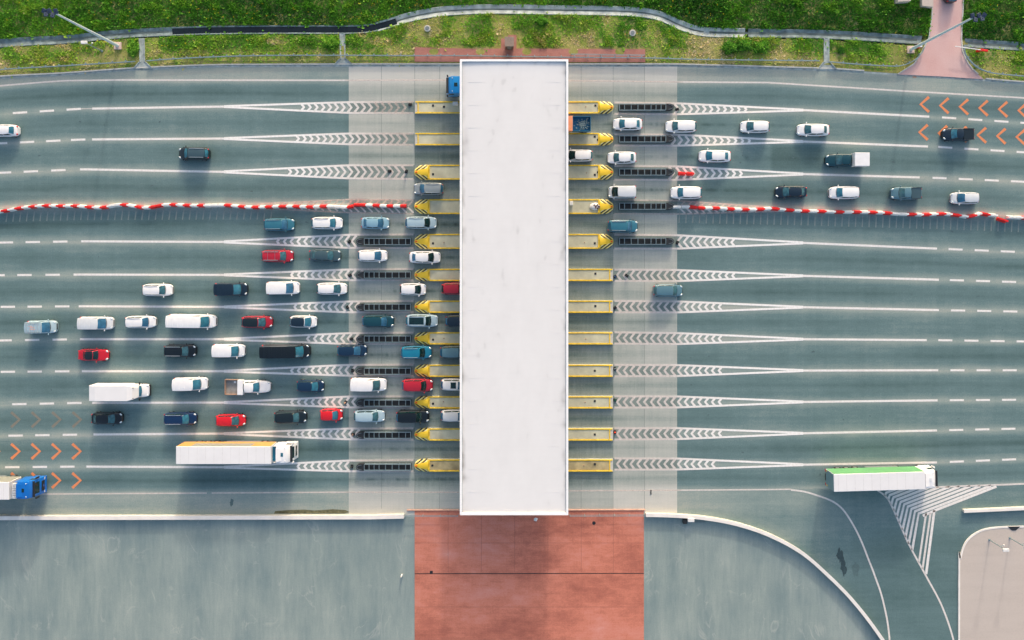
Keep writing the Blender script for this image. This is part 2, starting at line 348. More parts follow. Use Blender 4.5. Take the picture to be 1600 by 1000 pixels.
Xg = (PXg - CX) / S; Yg = (CY - PYg) / S; Dg = chan_dist(Xg, Yg); Zg = terrain_z(Xg, Yg, Dg)
Zg[:, 0] = -.02
v = np.stack([Xg.ravel(), Yg.ravel(), Zg.ravel()], 1)
i, j = np.meshgrid(np.arange(len(xs) - 1), np.arange(ny - 1), indexing='ij'); a = (i * ny + j).ravel()
me = bpy.data.meshes.new('verge'); me.from_pydata(v.tolist(), [], np.stack([a, a + ny, a + ny + 1, a + 1], 1).tolist()); me.update()
struct('verge', me, soil)

# ------------------------------------------------------------------ drainage channel
def chan_prof(k): return [(-.72 * k, .10), (-.66 * k, .12), (-.07, -.06), (.07, -.06), (.66 * k, .12), (.72 * k, .10), (.70 * k, -.5), (-.70 * k, -.5)]
def sub(path, x0, x1): return [p for p in path if x0 <= p[0] <= x1]
M('old_channel', lin(118, 132, 132), .85, 0, .4, 1.2, 0, (1, 1, 1), .3); M('new_channel', lin(178, 184, 178), .85, 0, .3, 1.2, 0, (1, 1, 1), .3)
struct('drainage_channel', MB().sweep(W2(sub(CHAN, -800, 590)), chan_prof(.9)), 'old_channel')
struct('drainage_channel', MB().sweep(W2(sub(CHAN, 589, 1165)), chan_prof(1.0)), 'new_channel')
struct('drainage_channel', MB().sweep(W2(sub(CHAN, 1164, 1500)), chan_prof(.9)), 'old_channel')
struct('drainage_channel', MB().sweep(W2(CHAN2), chan_prof(.9)), 'old_channel')
struct('channel_water', MB().sweep(W2(sub(CHAN, 268, 622)), [(-.44, .07), (.44, .07)], False), 'channel_water', False)
struct('channel_water', MB().sweep(W2(sub(CHAN, 615, 1100)), [(-.11, -.04), (.11, -.04)], False), 'channel_silt', False)
struct('channel_silt', MB().sweep(W2(sub(CHAN, 60, 268)), [(-.14, -.03), (.14, -.03)], False), 'channel_silt', False)
struct('channel_silt', MB().sweep(W2(sub(CHAN, 1105, 1435)), [(-.16, -.025), (.16, -.025)], False), 'channel_silt', False)
struct('channel_silt', MB().sweep(W2(CHAN2), [(-.16, -.025), (.16, -.025)], False), 'channel_silt', False)
for (x0, y0, x1, y1) in ((222, 60, 223, 97), (535, 53, 536, 92), (1291, 60, 1291, 97)):
    a = P(x0, y0); b = P(x1, y1); e = P(x1 + 1, edge(x1) + 1)
    m = MB(); m.sweep([a, b], [(-.42, .16), (-.3, .16), (-.18, .08), (.18, .08), (.3, .16), (.42, .16), (.42, -.3), (-.42, -.3)])
    m.prism([(b[0] - .42, b[1]), (e[0] - 1.35, e[1]), (e[0] + 1.35, e[1]), (b[0] + .42, b[1])], -.2, .09)
    m.prism([(b[0] - .55, b[1]), (b[0] - .42, b[1]), (e[0] - 1.3, e[1]), (e[0] - 1.5, e[1])], -.2, .2)
    m.prism([(b[0] + .42, b[1]), (b[0] + .55, b[1]), (e[0] + 1.5, e[1]), (e[0] + 1.3, e[1])], -.2, .2)
    struct('drain_chute', m, 'channel_concrete')

# paths and pavements beside the road
ys = list(np.linspace(-400, 0, 10)) + [25, 45, 60, 70, 80, 90, 100, 108, 116]
m = MB()
lp = [P(path_l(y), y) for y in ys]; rp = [P(path_r(y), y) for y in ys[:-1]] + [P(path_r(116), 116), P(1536, 123.5)]
poly = lp + [P(1403, 116.5)] + [P(1470, 119.5), P(1536, 124)] + rp[::-1]
struct('brick_path', m.prism(poly, -.2, .1), pink_paving)
struct('path_kerb', MB().sweep([P(path_l(y) - .5, y) for y in ys], [(-.08, .17), (.08, .17), (.08, -.2), (-.08, -.2)]), 'kerb_concrete')
struct('path_kerb', MB().sweep([P(path_r(y) + .5, y) for y in ys], [(-.08, .17), (.08, .17), (.08, -.2), (-.08, -.2)]), 'kerb_concrete')
struct('pavement', MB().prism(W2([(648, 96.5), (648, 74), (740, 76.5), (783, 76), (783, 55), (807, 55), (807, 76), (1008, 77), (1008, 97.5)]), -.2, .1), brown_paving)
struct('pavement', MB().prism(W2([(1396, -20), (1418, -20), (1416, 6), (1396, 7)]), -.2, 1.35), beige_paving)
struct('pavement', MB().prism(W2([(1434, -20), (1453, -20), (1453, 14), (1436, 12)]), -.2, .95), beige_paving)
kp = smooth_path([(x, edge(x) - 1) for x in range(-700, 1400, 50)], 20)
struct('kerb', MB().sweep(W2(kp), [(-.1, .1), (.1, .1), (.1, -.2), (-.1, -.2)]), 'kerb_concrete')
struct('kerb', MB().sweep(W2([(x, edge(x) - 1) for x in range(1540, 2300, 40)]), [(-.1, .1), (.1, .1), (.1, -.2), (-.1, -.2)]), 'kerb_concrete')
struct('gutter', MB().sweep(W2([(x, edge(x) + 1.6) for x in range(-700, 2300, 50)]), [(-.13, .006), (.13, .006)], False), 'channel_concrete', False)
# south side: red yard, kerbs, plaza
struct('red_yard', MB().prism(W2([(648, 797), (1006, 797), (1006, 895), (648, 895.6)]), -.1, .05), red_paving)
struct('red_yard', MB().prism(W2([(648, 897), (1006, 896.5), (1006, 1300), (648, 1300)]), -.1, .05), red_paving)
jm = M('red_joint', lin(140, 84, 74), .9)
struct('yard_joints', (lambda m: [m.prism(W2([(648, y), (1006, y), (1006, y + .35), (648, y + .35)]), .04, .054) for y in (848, 948, 1000, 1052)] + [m.prism(W2([(x, 798), (x + .35, 798), (x + .35, 894), (x, 894)]), .04, .0535) for x in (700, 752, 804, 856, 908, 958)] and m)(MB()), jm)
struct('yard_drain', MB().prism(W2([(648, 895.6), (1006, 895), (1006, 896.5), (648, 897)]), -.1, .03), 'black_plastic')
struct('kerb', MB().prism(W2([(636, 796), (1008, 795.5), (1008, 797), (636, 797.6)]), -.1, .16), M('kerb_rust', lin(206, 160, 140), .8, 0, .2, 1))
pl = smooth_path([(1498, 1300), (1498, 900), (1500, 872), (1508, 848), (1524, 833), (1548, 825), (1600, 822.5), (1750, 820), (2300, 812)], 5)
struct('plaza', MB().prism(W2(pl) + [P(2300, 1300)], -.1, .13), beige_paving)
struct('plaza_kerb', MB().sweep(W2(pl), [(-.12, .17), (.12, .17), (.12, -.1), (-.12, -.1)]), 'parapet_concrete')
struct('plaza_drain', MB().prism(W2([(1573, 822), (1580, 828), (1586, 828), (1593, 822)]), .1, .19), 'black_plastic')
RC = smooth_path([(1008, 802.5), (1050, 803.5), (1100, 807.5), (1150, 817), (1200, 834), (1250, 861), (1292, 897), (1330, 936), (1368, 985), (1410, 1050), (1450, 1130), (1480, 1300)], 6)
struct('service_yard', MB().prism(W2([(1006, 1300), (1006, 803)] + RC), -.05, .012), apron_mat)
struct('expansion_joints', (lambda m: [m.prism(W2([(x - .25, edge(x) + 3), (x + .25, edge(x) + 3), (x + .25, 795), (x - .25, 795)]), 0, .004) for x in (596, 648, 687, 908, 958, 1007)] and m)(MB()), M('joint_tar', lin(112, 122, 118), .8))

# ------------------------------------------------------------------ road markings
class Paint:
    def __init__(s): s.m = MB(); s.w = []
    def line(s, pts, wd, worn=.25, h=.008):
        n0 = len(s.m.v); wp = W2(pts)
        s.m.sweep(wp, [(-wd / 2, h), (wd / 2, h)], False)
        s.w += [worn if not callable(worn) else worn(pts[k // 2][0]) for k in range(len(s.m.v) - n0)]
    def build(s, name, mat):
        me = s.m.mesh(name, None, False); at = me.attributes.new('worn', 'FLOAT', 'POINT'); at.data.foreach_set('value', s.w)
        return struct(name, me, mat)
def dense(x0, x1, f, st=12):
    n = max(2, int(abs(x1 - x0) / st) + 1); return [(x, f(x)) for x in np.linspace(x0, x1, n)]
p = Paint()
p.line(dense(-700, 717, lambda x: float(np.interp(x, TX, TY))), .24, lambda x: .25 if x < 545 else .55)
p.line(dense(888, 2300, lambda x: float(np.interp(x, TX, TY))), .24, lambda x: .6 if x < 1058 else .25)
p.line(dense(-700, 323, lambda x: float(np.interp(x, BX, BY))), .2, .4); p.line(dense(331, 717, lambda x: float(np.interp(x, BX, BY))), .2, lambda x: .45 if x < 545 else .7)
p.line(dense(888, 1236, lambda x: float(np.interp(x, BX, BY))), .2, lambda x: .6 if x < 1058 else .3)
p.line(smooth_path([(1236, 765.5), (1256, 768), (1278, 774.5), (1300, 783), (1317, 796), (1333, 820), (1346, 846), (1357, 874), (1367, 900), (1380, 940), (1390, 1000), (1395, 1120)], 5), .26, .2)
p.build('edge_line_marking', white_paint)
p = Paint()
LS = [144, 144, 125, None, 127, 115, 123, 125, 128, 144, 146, 135]
LD = [[20, 62, 104], [-11, 31, 72, 111], [-5, 37, 80], None, [-2, 40, 83], [-15, 27, 71], [1, 43, 86], [-4, 39, 82], [1, 43, 86], [19, 62, 105], [13, 55, 98], [8, 51, 94]]
RS = [1452, 1450, 1437, None, 1464, 1467, 1467, 1448, 1466, 1465, 1464, 1464]
RD = [1472, 1466, 1457, None, 1482, 1484, 1486, 1466, 1485, 1484, 1483, 1484]
for r in range(12):
    if LS[r] is None: continue
    f = lambda x, r=r: rowy(r, x)
    p.line(dense(LS[r], 352, f), .32, .08)
    ds = LD[r] + [LD[r][0] - 43 * k for k in range(1, 16)]
    for d in ds: p.line(dense(d, d + 22.5, f, 11), .31, .08)
    p.line(dense(1250, RS[r], f), .32, .08)
    for k in range(20): p.line(dense(RD[r] + 40.8 * k, RD[r] + 40.8 * k + 22, f, 11), .30, .08)
p.line(dense(127, 144, lambda x: rowy(0, x)), .1, .3)
p.build('lane_line_marking', white_paint)
# gores: two lines closing on one, chevrons between
def hwl(r, x): return HW[r] * float(np.interp(x, [350, 545, 700], [0.07, .93, 1]))
def hwr(r, x): return HW[r] * float(np.interp(x, [900, 1058, 1255], [1, .95, .07]))
p = Paint(); TICKS = []
CHL = [(475, 640), (467, 640), (455, 641), (None), (433, 557), (455, 563), (460, 563), (480, 563), (455, 558), (455, 557), (450, 557), (465, 545)]
CHR = [(1060, 1170), (1055, 1175), (1053, 1168), None, (1058, 1148), (964, 1147), (964, 1127), (964, 1130), (964, 1132), (964, 1128), (964, 1133), (964, 1122)]
for r in range(12):
    fade = lambda x, r=r: float(np.interp(x, [470, 548, 590, 645], [0, .18, .4, .62 if r < 2 else .45]))
    fader = lambda x: float(np.interp(x, [960, 1050, 1070, 1150], [.4, .33, .12, 0]))
    for s in (-1, 1):
        if r != 3:
            p.line(dense(350, 646, lambda x: rowy(r, x) + s * hwl(r, x)), .3, fade, .013 + .003 * s)
            p.line(dense(960, 1255, lambda x: rowy(r, x) + s * hwr(r, x)), .3, fader, .013 + .003 * s)
        else:
            p.line(dense(400, 646, lambda x: rowy(r, x) + s * hwl(r, x)), .22, .65)
            p.line(dense(960, 1230, lambda x: rowy(r, x) + s * hwr(r, x)), .22, .55)
    if r == 3:
        for k in range(60):
            x = 12 + 10.6 * k
            if x < 640:
                hw = max(hwl(3, x) - 1, 0); y = rowy(3, x)
                if x > 430: p.line([(x, y + 1), (x + hw * .9, y + hw)], .24, .3); p.line([(x, y - 1), (x + hw * .9, y - hw)], .24, .7)
                else: TICKS.append([(x, y + 2), (x - 2.5, y + 21)])
        for k in range(60):
            x = 1062 + 10.6 * k; hw = max(hwr(3, x) - 1, 0); y = rowy(3, x)
            if x < 1200: p.line([(x, y + 1), (x + hw * .9, y + hw)], .24, .3); p.line([(x, y - 1), (x + hw * .9, y - hw)], .24, .5)
            TICKS.append([(x, y + 4), (x - 1, y + 24)])
        continue
    d = 1 if r < 3 else -1                 # apex right (1) or left (-1)
    for (rng_, hwf, fd) in ((CHL[r], hwl, fade), (CHR[r], hwr, fader)):
        x0, x1 = rng_; n = int((x1 - x0) / 10.6)
        for k in range(n + 1):
            x = x0 + 10.6 * k; hw = hwf(r, x) - 1; y = rowy(r, x)
            if hw < 1: continue
            wd = fd(x)
            if r == 0 and rng_ is CHL[0] and x > 585: wd = .72
            p.line([(x - d * hw * .8, y - hw), (x, y), (x - d * hw * .8, y + hw)], .37, wd, .019)
p.build('chevron_marking', white_paint)
p = Paint()
for q in TICKS: p.line(q, .17, .1)
p.build('ghost_tick_marking', worn_paint('ghost_paint', lin(142, 154, 150), 4))
p = Paint()
def arrow(q, x, y, d, worn, sl=0): q.line([(x - d * 6.5, y - 11.5), (x + d * 6.5, y + sl), (x - d * 6.5, y + 12)], .42, worn)
for k in range(-8, 4):
    arrow(p, 24 + 31.8 * k, 705, 1, .1); arrow(p, 24 + 31.8 * k, 750.5, 1, .1)
for k in range(14):
    arrow(p, 1445 + 30.6 * k, 163 + 1.9 * k, -1, .1); arrow(p, 1443 + 30.4 * k, 206.5 + 1.5 * k, -1, .1)
p.build('arrow_marking', orange_paint)
p = Paint()
for k in range(-8, 4): arrow(p, 24 + 32 * k, 655.5, 1, .1)
p.build('faded_arrow_marking', drab_paint)
# hatched wedge by the exit ramp
p = Paint()
cur = smooth_path([(1371, 766), (1386, 778), (1399, 803), (1420, 850), (1447, 900), (1473, 950), (1492, 1010), (1500, 1080)], 4)
p.line(cur, .26, .2)
p.line([(1369, 765.5), (1467, 761), (1600, 756), (2300, 722)], .26, .25)
p.line([(1442, 806), (1462, 797), (1557, 760)], .38, .1); p.line([(1460, 797), (1447, 897)], .38, .1)
cx_ = lambda y: float(np.interp(y, [q[1] for q in cur], [q[0] for q in cur]))
ty_ = lambda x: 761 - (x - 1467) * .03
N = 10
for k in range(N):
    c = (1384.5 + 56.5 * k / N, 770 + 36 * k / N)
    x = c[0]; y = c[1]
    while y > ty_(x) + .5: x += 1; y -= .385
    u = (c[0], c[1]); e = (x, y)
    sl = .33 - .17 * k / N; x, y = c
    while x > cx_(y) + .5 and y < 898: y += 1; x -= sl
    p.line([e, u, (x, y)], .38, .1)
for sx in (1447, 1454):
    x, y = sx, 802
    while x > cx_(y) + .5 and y < 898: y += 1; x -= .145
    p.line([(sx, 802), (x, y)], .3, .2)
p.build('hatching_marking', white_paint)

# dark tyre and oil stains on the ramp: thin films
m = MB()
def blob(m, cx, cy, rx, ry, z, n=26, seed=0):
    r = random.Random(seed); ph = [r.uniform(0, 6.28) for _ in range(4)]
    pts = []
    for i in range(n):
        a = 2 * math.pi * i / n; k = 1 + .22 * math.sin(2 * a + ph[0]) + .16 * math.sin(5 * a + ph[1]) + .1 * math.sin(9 * a + ph[2]) + r.uniform(-.06, .06)
        pts.append(P(cx + rx * k * math.cos(a), cy + ry * k * math.sin(a)))
    m.prism(pts, 0, z)
blob(m, 1313, 868, 4.6, 12, .004, seed=1); blob(m, 1318, 886, 4.6, 12, .0055, seed=2)
struct('oil_stain', m, M('oil_film', lin(56, 74, 76), .5, 0, .2, 3))
m = MB(); blob(m, 1337, 890, 4.5, 13, .004, seed=3); blob(m, 362, 785, 3, 5, .004, seed=5)
m3 = MB(); rs = random.Random(21)
for k in range(70):
    r_ = rs.choice(range(12)); x = rs.uniform(20, 540) if rs.random() < .6 else rs.uniform(1070, 1590); y = rowy(r_, x) + 25 + rs.gauss(0, 4); blob(m3, x, y, rs.uniform(.8, 2.6), rs.uniform(.6, 1.6), .0035, 12, k + 50)
struct('oil_spots', m3, M('oil_spot_film', lin(74, 94, 96), .5, 0, .2, 3))
mud = [(428, 802.5), (430, 798.5), (450, 797), (475, 796.2), (490, 797.6), (505, 796.8), (520, 795.6), (540, 797), (546, 800), (538, 802.3)]
struct('mud_strip', MB().prism(W2(mud), 0, .02), M('mossy_mud', lin(96, 96, 74), 1, 0, .5, 2.5))
struct('damp_stain', m, M('damp_film', lin(86, 108, 108), .6, 0, .15, 3))

# ------------------------------------------------------------------ parapets, guardrails, railings
def wall(pts, label, w_=.5, h=.75, cat='wall'):
    t_ = thing('parapet_wall', label, cat)
    link('wall_body', MB().sweep(W2(pts), [(-w_ / 2 + .04, -.05), (-w_ / 2 + .04, h - .08), (w_ / 2 - .04, h - .08), (w_ / 2 - .04, -.05)]), 'kerbc', t_)
    link('coping', MB().sweep(W2(pts), [(-w_ / 2, h - .08), (-w_ / 2, h), (w_ / 2, h), (w_ / 2, h - .08)]), 'wall', t_)
    return t_
wall([(x, 807 - .002 * (x)) for x in range(-700, 600, 40)] + [(632, 804.5)], 'long straight pale concrete parapet wall along the bottom left of the road', .58)
wall(RC, 'curved pale concrete parapet wall sweeping down beside the exit ramp', .5)
wall([(1503, 797), (1600, 792.5), (1900, 778), (2300, 755)], 'short pale concrete parapet at right edge above the rounded plaza', .45, .6)

def guardrail(pts, label, post_step=2.0, side=1, h=.72, name='guardrail', step=6):
    t_ = thing(name, label, 'guardrail', group='steel guardrails along the top edge of the road')
    pp = W2(smooth_path(pts, step))
    link('rail', MB().sweep(pp, [(-.05, h - .3), (-.02, h - .22), (-.06, h - .15), (-.02, h - .08), (-.05, h), (.05, h), (.05, h - .3)]), 'steel', t_)
    acc = 0; pm = MB().box(-.06, .06, -.05, .05, -.1, h + .02).box(-.07, .07, -.12, .12, h - .26, h - .06).mesh('post')
    nposts = 0
    for a, b in zip(pp[:-1], pp[1:]):
        L = math.hypot(b[0] - a[0], b[1] - a[1]); d = post_step - acc
        while d <= L and nposts < 96:
            k = d / L; o = link('post', pm, 'steel', t_)
            ang = math.atan2(b[1] - a[1], b[0] - a[0])
            o.location = (a[0] + (b[0] - a[0]) * k - math.sin(ang) * .14 * side, a[1] + (b[1] - a[1]) * k + math.cos(ang) * .14 * side, 0); o.rotation_euler.z = ang
            d += post_step; nposts += 1
        acc = (acc + L) % post_step if L + acc < post_step else L - (d - post_step)
    return t_
guardrail([(-400, 160), (-100, 121), (0, 110.5), (100, 104.5), (214, 97.5)], 'steel guardrail at top left, ending at the first drain chute')
guardrail([(232, 96.5), (300, 92), (400, 88.5), (530, 88), (650, 88.5), (715, 88.5), (890, 91), (1008, 92), (1100, 94.5), (1278, 96.5)], 'longest straight steel guardrail behind the canopy and the red pavement')
guardrail([(1294, 98), (1340, 102), (1385, 104.5), (1402, 104.5), (1418, 100), (1430, 92), (1438, 83), (1441, 76)], 'short steel guardrail curving up along the left side of the brick path')
guardrail([(1503, 72), (1504, 84), (1511, 95), (1524, 107), (1545, 115), (1575, 118.5), (1620, 122), (1750, 131), (1900, 141)], 'steel guardrail at top right curving round the right side of the brick path')
def railing(pts, label):
    t_ = thing('railing', label, 'railing'); pp = W2(pts)
    m = MB()
    for z in (.55, 1.05): m.sweep([(x, y, z) for x, y in pp], [(-.03, -.03), (-.03, .03), (.03, .03), (.03, -.03)])
    link('rail', m, 'steel', t_)
    a, b = pp[0], pp[-1]; L = math.hypot(b[0] - a[0], b[1] - a[1]); n = int(L / 2)
    pm = MB().box(-.035, .035, -.035, .035, 0, 1.02).mesh('post')
    for i in range(n + 1):
        o = link('post', pm, 'steel', t_); o.location = (a[0] + (b[0] - a[0]) * i / n, a[1] + (b[1] - a[1]) * i / n, .03)
railing([(634, 803), (716, 803.5)], 'thin steel railing from the parapet to the canopy, left of the red yard')
railing([(890, 803), (1006, 802.5)], 'thin steel railing on the red yard right of the canopy')
railing([(892, 87), (1006, 88.5)], 'thin dark railing on the red pavement behind the canopy')

# red hut, manholes, lamps, poles, barrier arm
t = thing('equipment_hut', 'small brown equipment box on the red pavement behind the canopy', 'hut', (*P(796, 71), 0))
link('walls', MB().box(-.6, .6, -.62, .62, .08, 2.0), M('hut_wall', lin(110, 90, 82), .8), t); link('roof', MB().box(-.68, .68, -.72, .72, 2.0, 2.12, .03), 'hutroof', t)
link('door', MB().box(-.3, .3, -.66, -.622, .1, 1.8), 'grey', t)
for (x, y, lb) in ((668, 45, 'round concrete manhole in the grass left of the canopy'), (988, 52, 'round concrete manhole in the grass right of the canopy')):
    t = thing('manhole', lb, 'manhole', (*P(x, y), .12), group='manholes in the grass')
    link('ring', MB().tube((0, 0, -.2), (0, 0, .22), .5, .46, 20), 'kerbc', t); link('cover', MB().tube((0, 0, .221), (0, 0, .27), .3, .29, 18), 'grey', t)
def lamp(bx, by, hx, label, d, sgn):
    X, Y = P(bx, by); t_ = thing('street_lamp', label, 'street lamp', (X, Y, .05), 0, 'tall floodlight masts'); Hh = 15.6
    m = MB(); m.tube((0, 0, 0), (0, 0, Hh), .24, .13, 12); link('pole', m, M('mast_steel', lin(205, 218, 224), .5, 0, .06), t_)
    link('base', MB().box(-.55, .55, -.55, .55, -.1, .22, .05), M('lamp_base', lin(205, 180, 168), .8), t_)
    link('bracket', MB().tube((sgn * -.3, 0, Hh), (sgn * 1.3, .12, Hh + .05), .06, .06), 'grey', t_)
    fm = MB().box(-.26, .26, -.3, .3, -.1, .12, .04).tube((0, 0, .12), (0, 0, .2), .08, .05).mesh('floodlight')
    for k, (fx, fy, a) in enumerate(((-.05, .28, .3), (.35, -.25, -.2), (.8, .3, .5), (1.2, -.12, .1), (1.45, .3, -.5))):
        o = link('floodlight', fm, M('lamp_housing', lin(48, 62, 84), .4), t_); o.location = (sgn * fx, fy, Hh + .1); o.rotation_euler = (.2 * (1 if fy > 0 else -1), .15, a)
lamp(185, 72, 0, 'tall pale floodlight mast in the grass at top left on a pink base', 0, -1)
lamp(1422, 78, 0, 'tall pale blue floodlight mast left of the brick path at top right', 0, 1)
def cam_pole(bx, by, h, label, head=(-.4, 0), hc='whitep'):
    X, Y = P(bx, by); t_ = thing('camera_pole', label, 'pole', (X, Y, .05))
    link('pole', MB().tube((0, 0, 0), (0, 0, h), .09, .07, 10), 'steel', t_); link('base', MB().tube((0, 0, 0), (0, 0, .15), .2, .16, 12), 'steel', t_)
    link('camera_head', MB().box(-.5, .4, -.22, .22, h, h + .25, .05), hc, t_)
    link('arm', MB().tube((0, 0, h * .7), (.35, .25, h * .72), .04), 'steel', t_); link('sensor', MB().ball((.38, .28, h * .74), .13, .13, .13), 'whitep', t_)
cam_pole(160, 80, 4.6, 'short grey camera pole with white head beside the left floodlight mast')
cam_pole(1545, 843, 3.9, 'thin grey pole with white lamp head on the beige plaza, left one')
cam_pole(1577, 840, 3.9, 'thin grey pole on the beige plaza nearer the right edge')
t = thing('lift_barrier', 'raised white barrier arm with red counterweight beside the brick path', 'barrier', (*P(1526, 81), .06), R(172))
link('post', MB().box(-.2, .2, -.15, .15, 0, .95, .03), 'redp', t)
link('arm', MB().box(-.9, 3.9, -.06, .06, .98, 1.1), 'whitep', t); link('counterweight', MB().box(-1.0, .1, -.16, .16, .9, 1.16, .04), 'redp', t)
t = thing('barrier_post', 'small red post at left edge of the brick path', 'post', (*P(1433, 75), .05))
link('post', MB().box(-.18, .18, -.14, .14, 0, 1, .03), 'redp', t); link('cap', MB().box(-.2, .2, -.16, .16, 1.0, 1.06), 'whitep', t)
t = thing('utility_cabinet', 'white utility box with dark unit just below the curved parapet', 'cabinet', (*P(1074, 812), .01))
link('cabinet', MB().box(-.1, .85, -.05, .45, 0, .9, .03), 'whitep', t); link('machine', MB().box(-.75, -.12, -.45, .2, 0, .6, .05), 'black', t); link('cable_tray', MB().box(-.1, 2.6, -.32, -.26, .1, .18), 'grey', t)
for (x, y, lb) in ((628, 898, 'small white bollard at left side of the red yard'), (837, 811, 'white litter scrap on red paving below the canopy')):
    if 'bollard' in lb:
        t = thing('bollard', lb, 'bollard', (*P(x, y), 0)); link('post', MB().tube((0, 0, 0), (0, 0, .8), .13, .11, 12), 'whitep', t); link('cap', MB().ball((0, 0, .8), .13, .13, .08), 'kerbc', t)
    else:
        o = link('litter', MB().add([(-.3, -.2, .0), (.1, -.3, .1), (.35, .1, .02), (.0, .3, .12), (-.25, .15, .03)], [(0, 1, 3), (1, 2, 3), (0, 3, 4)]), 'whitep'); o.location = (*P(x, y), .07); tag(o, lb, 'litter')
for x, y, lb in ((674, 894, 'dark square gully grate near the bottom left of the red yard'), (928, 817, 'small round dark cover on the red yard right of the canopy')):
    o = link('drain_grate', MB().box(-.22, .22, -.22, .22, -.02, .02, .01) if x < 700 else MB().tube((0, 0, -.02), (0, 0, .02), .26, .26, 16), 'black'); o.location = (*P(x, y), .055); tag(o, lb, 'drain cover')
o = link('drain_grate', MB().box(-.28, .28, -.12, .12, -.02, .012), 'brown'); o.location = (*P(1429, 120.5), .004); tag(o, 'small rusty gully grate in the road below the brick path', 'drain cover')
o = link('debris', MB().box(-.08, .08, -.35, .35, 0, .05, .02), 'black'); o.location = (*P(1017, 769), .02); tag(o, 'thin dark object lying on the lower edge line right of the canopy', 'debris')

# ------------------------------------------------------------------ toll canopy
CH_ = 6.8
x0, y1 = P(718.5, 92.5, CH_); x1, y0 = P(888, 805, CH_)
canopy = thing('toll_canopy', 'huge flat white canopy roof spanning all the toll lanes', 'canopy', (0, 0, 0))
roofm = surface('roof_membrane', [(0, lin(150, 144, 140)), (.3, lin(204, 201, 199)), (.5, lin(226, 223, 221)), (1, lin(240, 237, 235))],
    [((.09, .05, 1), .22, 6), ((.35, 1.6, 1), .16, 5), ((1.2, .5, 1), .12, 6)], attr='wear', rough=.75)
# roof sheet with its grime along the upstands
nx_, ny_ = 120, 420; gx = np.linspace(x0 + .28, x1 - .28, nx_); gy = np.linspace(y0 + .28, y1 - .28, ny_)
GX, GY = np.meshgrid(gx, gy, indexing='ij')
d = np.minimum(GX - gx[0], gx[-1] - GX); d2 = np.minimum(GY - gy[0], gy[-1] - GY)
nz = np.array([mnoise.noise((0, float(b) * .35, 3.3)) for b in gy])[None, :]; nz2 = np.array([mnoise.noise((5, float(b) * 1.6, 1.3)) for b in gy])[None, :]
def n2(a, b, sx, sy, sd_): return np.array([[mnoise.noise((float(x) * sx, float(y) * sy, sd_)) for y in b] for x in a])
A_, B_ = n2(gx, gy, .55, .22, 1.7), n2(gx, gy, 1.4, .8, 8.2)
wv = .60 + .10 * A_ + .05 * B_ - np.exp(-d / .55) * (.20 + .25 * B_) - .2 * np.exp(-d2 / .4) - np.exp(-d / 1.3) * np.clip(A_ * 1.2 + B_ * .4 - .05, 0, 1) * .5 - np.clip(B_ * A_ * 3 - .3, 0, 1) * .16
vv = np.stack([GX.ravel(), GY.ravel(), np.full(GX.size, 6.58) + .05 * (1 - ((GX.ravel() - gx.mean()) / 8) ** 2)], 1)
i, j = np.meshgrid(np.arange(nx_ - 1), np.arange(ny_ - 1), indexing='ij'); a = (i * ny_ + j).ravel()
me = bpy.data.meshes.new('roof_sheet'); me.from_pydata(vv.tolist(), [], np.stack([a, a + ny_, a + ny_ + 1, a + 1], 1).tolist()); me.update()
at = me.attributes.new('wear', 'FLOAT', 'POINT'); at.data.foreach_set('value', np.clip(wv, 0, 1).ravel().astype(np.float32))
link('roof_sheet', me, roofm, canopy)
m = MB()
for (a, b, c, e) in ((x0, x1, y0, y0 + .3), (x0, x1, y1 - .3, y1), (x0, x0 + .3, y0 + .3, y1 - .3), (x1 - .3, x1, y0 + .3, y1 - .3)): m.box(a, b, c, e, 5.55, CH_)
link('parapet', m, M('parapet_cap', lin(250, 248, 246), .5, 0, .02), canopy)
link('soffit', MB().box(x0 + .3, x1 - .3, y0 + .3, y1 - .3, 5.6, 5.75), M('soffit_panel', lin(215, 215, 215), .6), canopy)
m = MB()
for r in range(1, 20):
    yy = y0 + (y1 - y0) * r / 20; m.box(x0 + 1.2, x1 - 1.2, yy - .008, yy + .008, 6.60, 6.622)
link('roof_seam', m, M('seam', lin(230, 227, 224), .6), canopy)
link('gutter', MB().box(x1 - .345, x1 - .305, y0 + .3, y1 - .3, 6.5, 6.65).box(x0 + .305, x0 + .34, y0 + .3, y1 - .3, 6.5, 6.645).box(x0 + .4, x1 - .4, y1 - .345, y1 - .305, 6.5, 6.65), 'steel', canopy)
colm = MB().box(-.22, .22, -.22, .22, .25, 5.6, .03).mesh('column')

# ------------------------------------------------------------------ toll islands
def nose(sx, hw):
    """bull nose pointing to +x from x=0; returns body, stripes"""
    L = 2.05
    def fn(u, v):                     # u 0..1 along, v -1..1 across
        wv_ = hw * (1 - u ** 3.4 * .48); zz = .30 + .34 * (1 - abs(v) ** 2.4) * (1 - .45 * u)
        if u >= .999: zz = .30 + .16 * (1 - abs(v) ** 2)
        return (L * u - (.12 * v * v if u > .9 else 0), wv_ * v, zz)
    us = [0, .12, .25, .4, .55, .7, .82, .92, 1]; vs = [-1, -.85, -.6, -.3, 0, .3, .6, .85, 1]
    b = MB().patch(fn, us, vs)
    out = [fn(u, -1) for u in us] + [fn(1, v) for v in vs[1:]] + [fn(u, 1) for u in us[::-1][1:]]
    n = len(out); b.add([(q[0], q[1], .0) for q in out] + out, [(i, (i + 1) % n, n + (i + 1) % n, n + i) for i in range(n)])
    return b
nosem = bpy.data.materials.new('striped_nose_paint'); nosem.use_nodes = True
_n = nosem.node_tree.nodes; _l = nosem.node_tree.links; _b = _n['Principled BSDF']; _b.inputs['Roughness'].default_value = .5
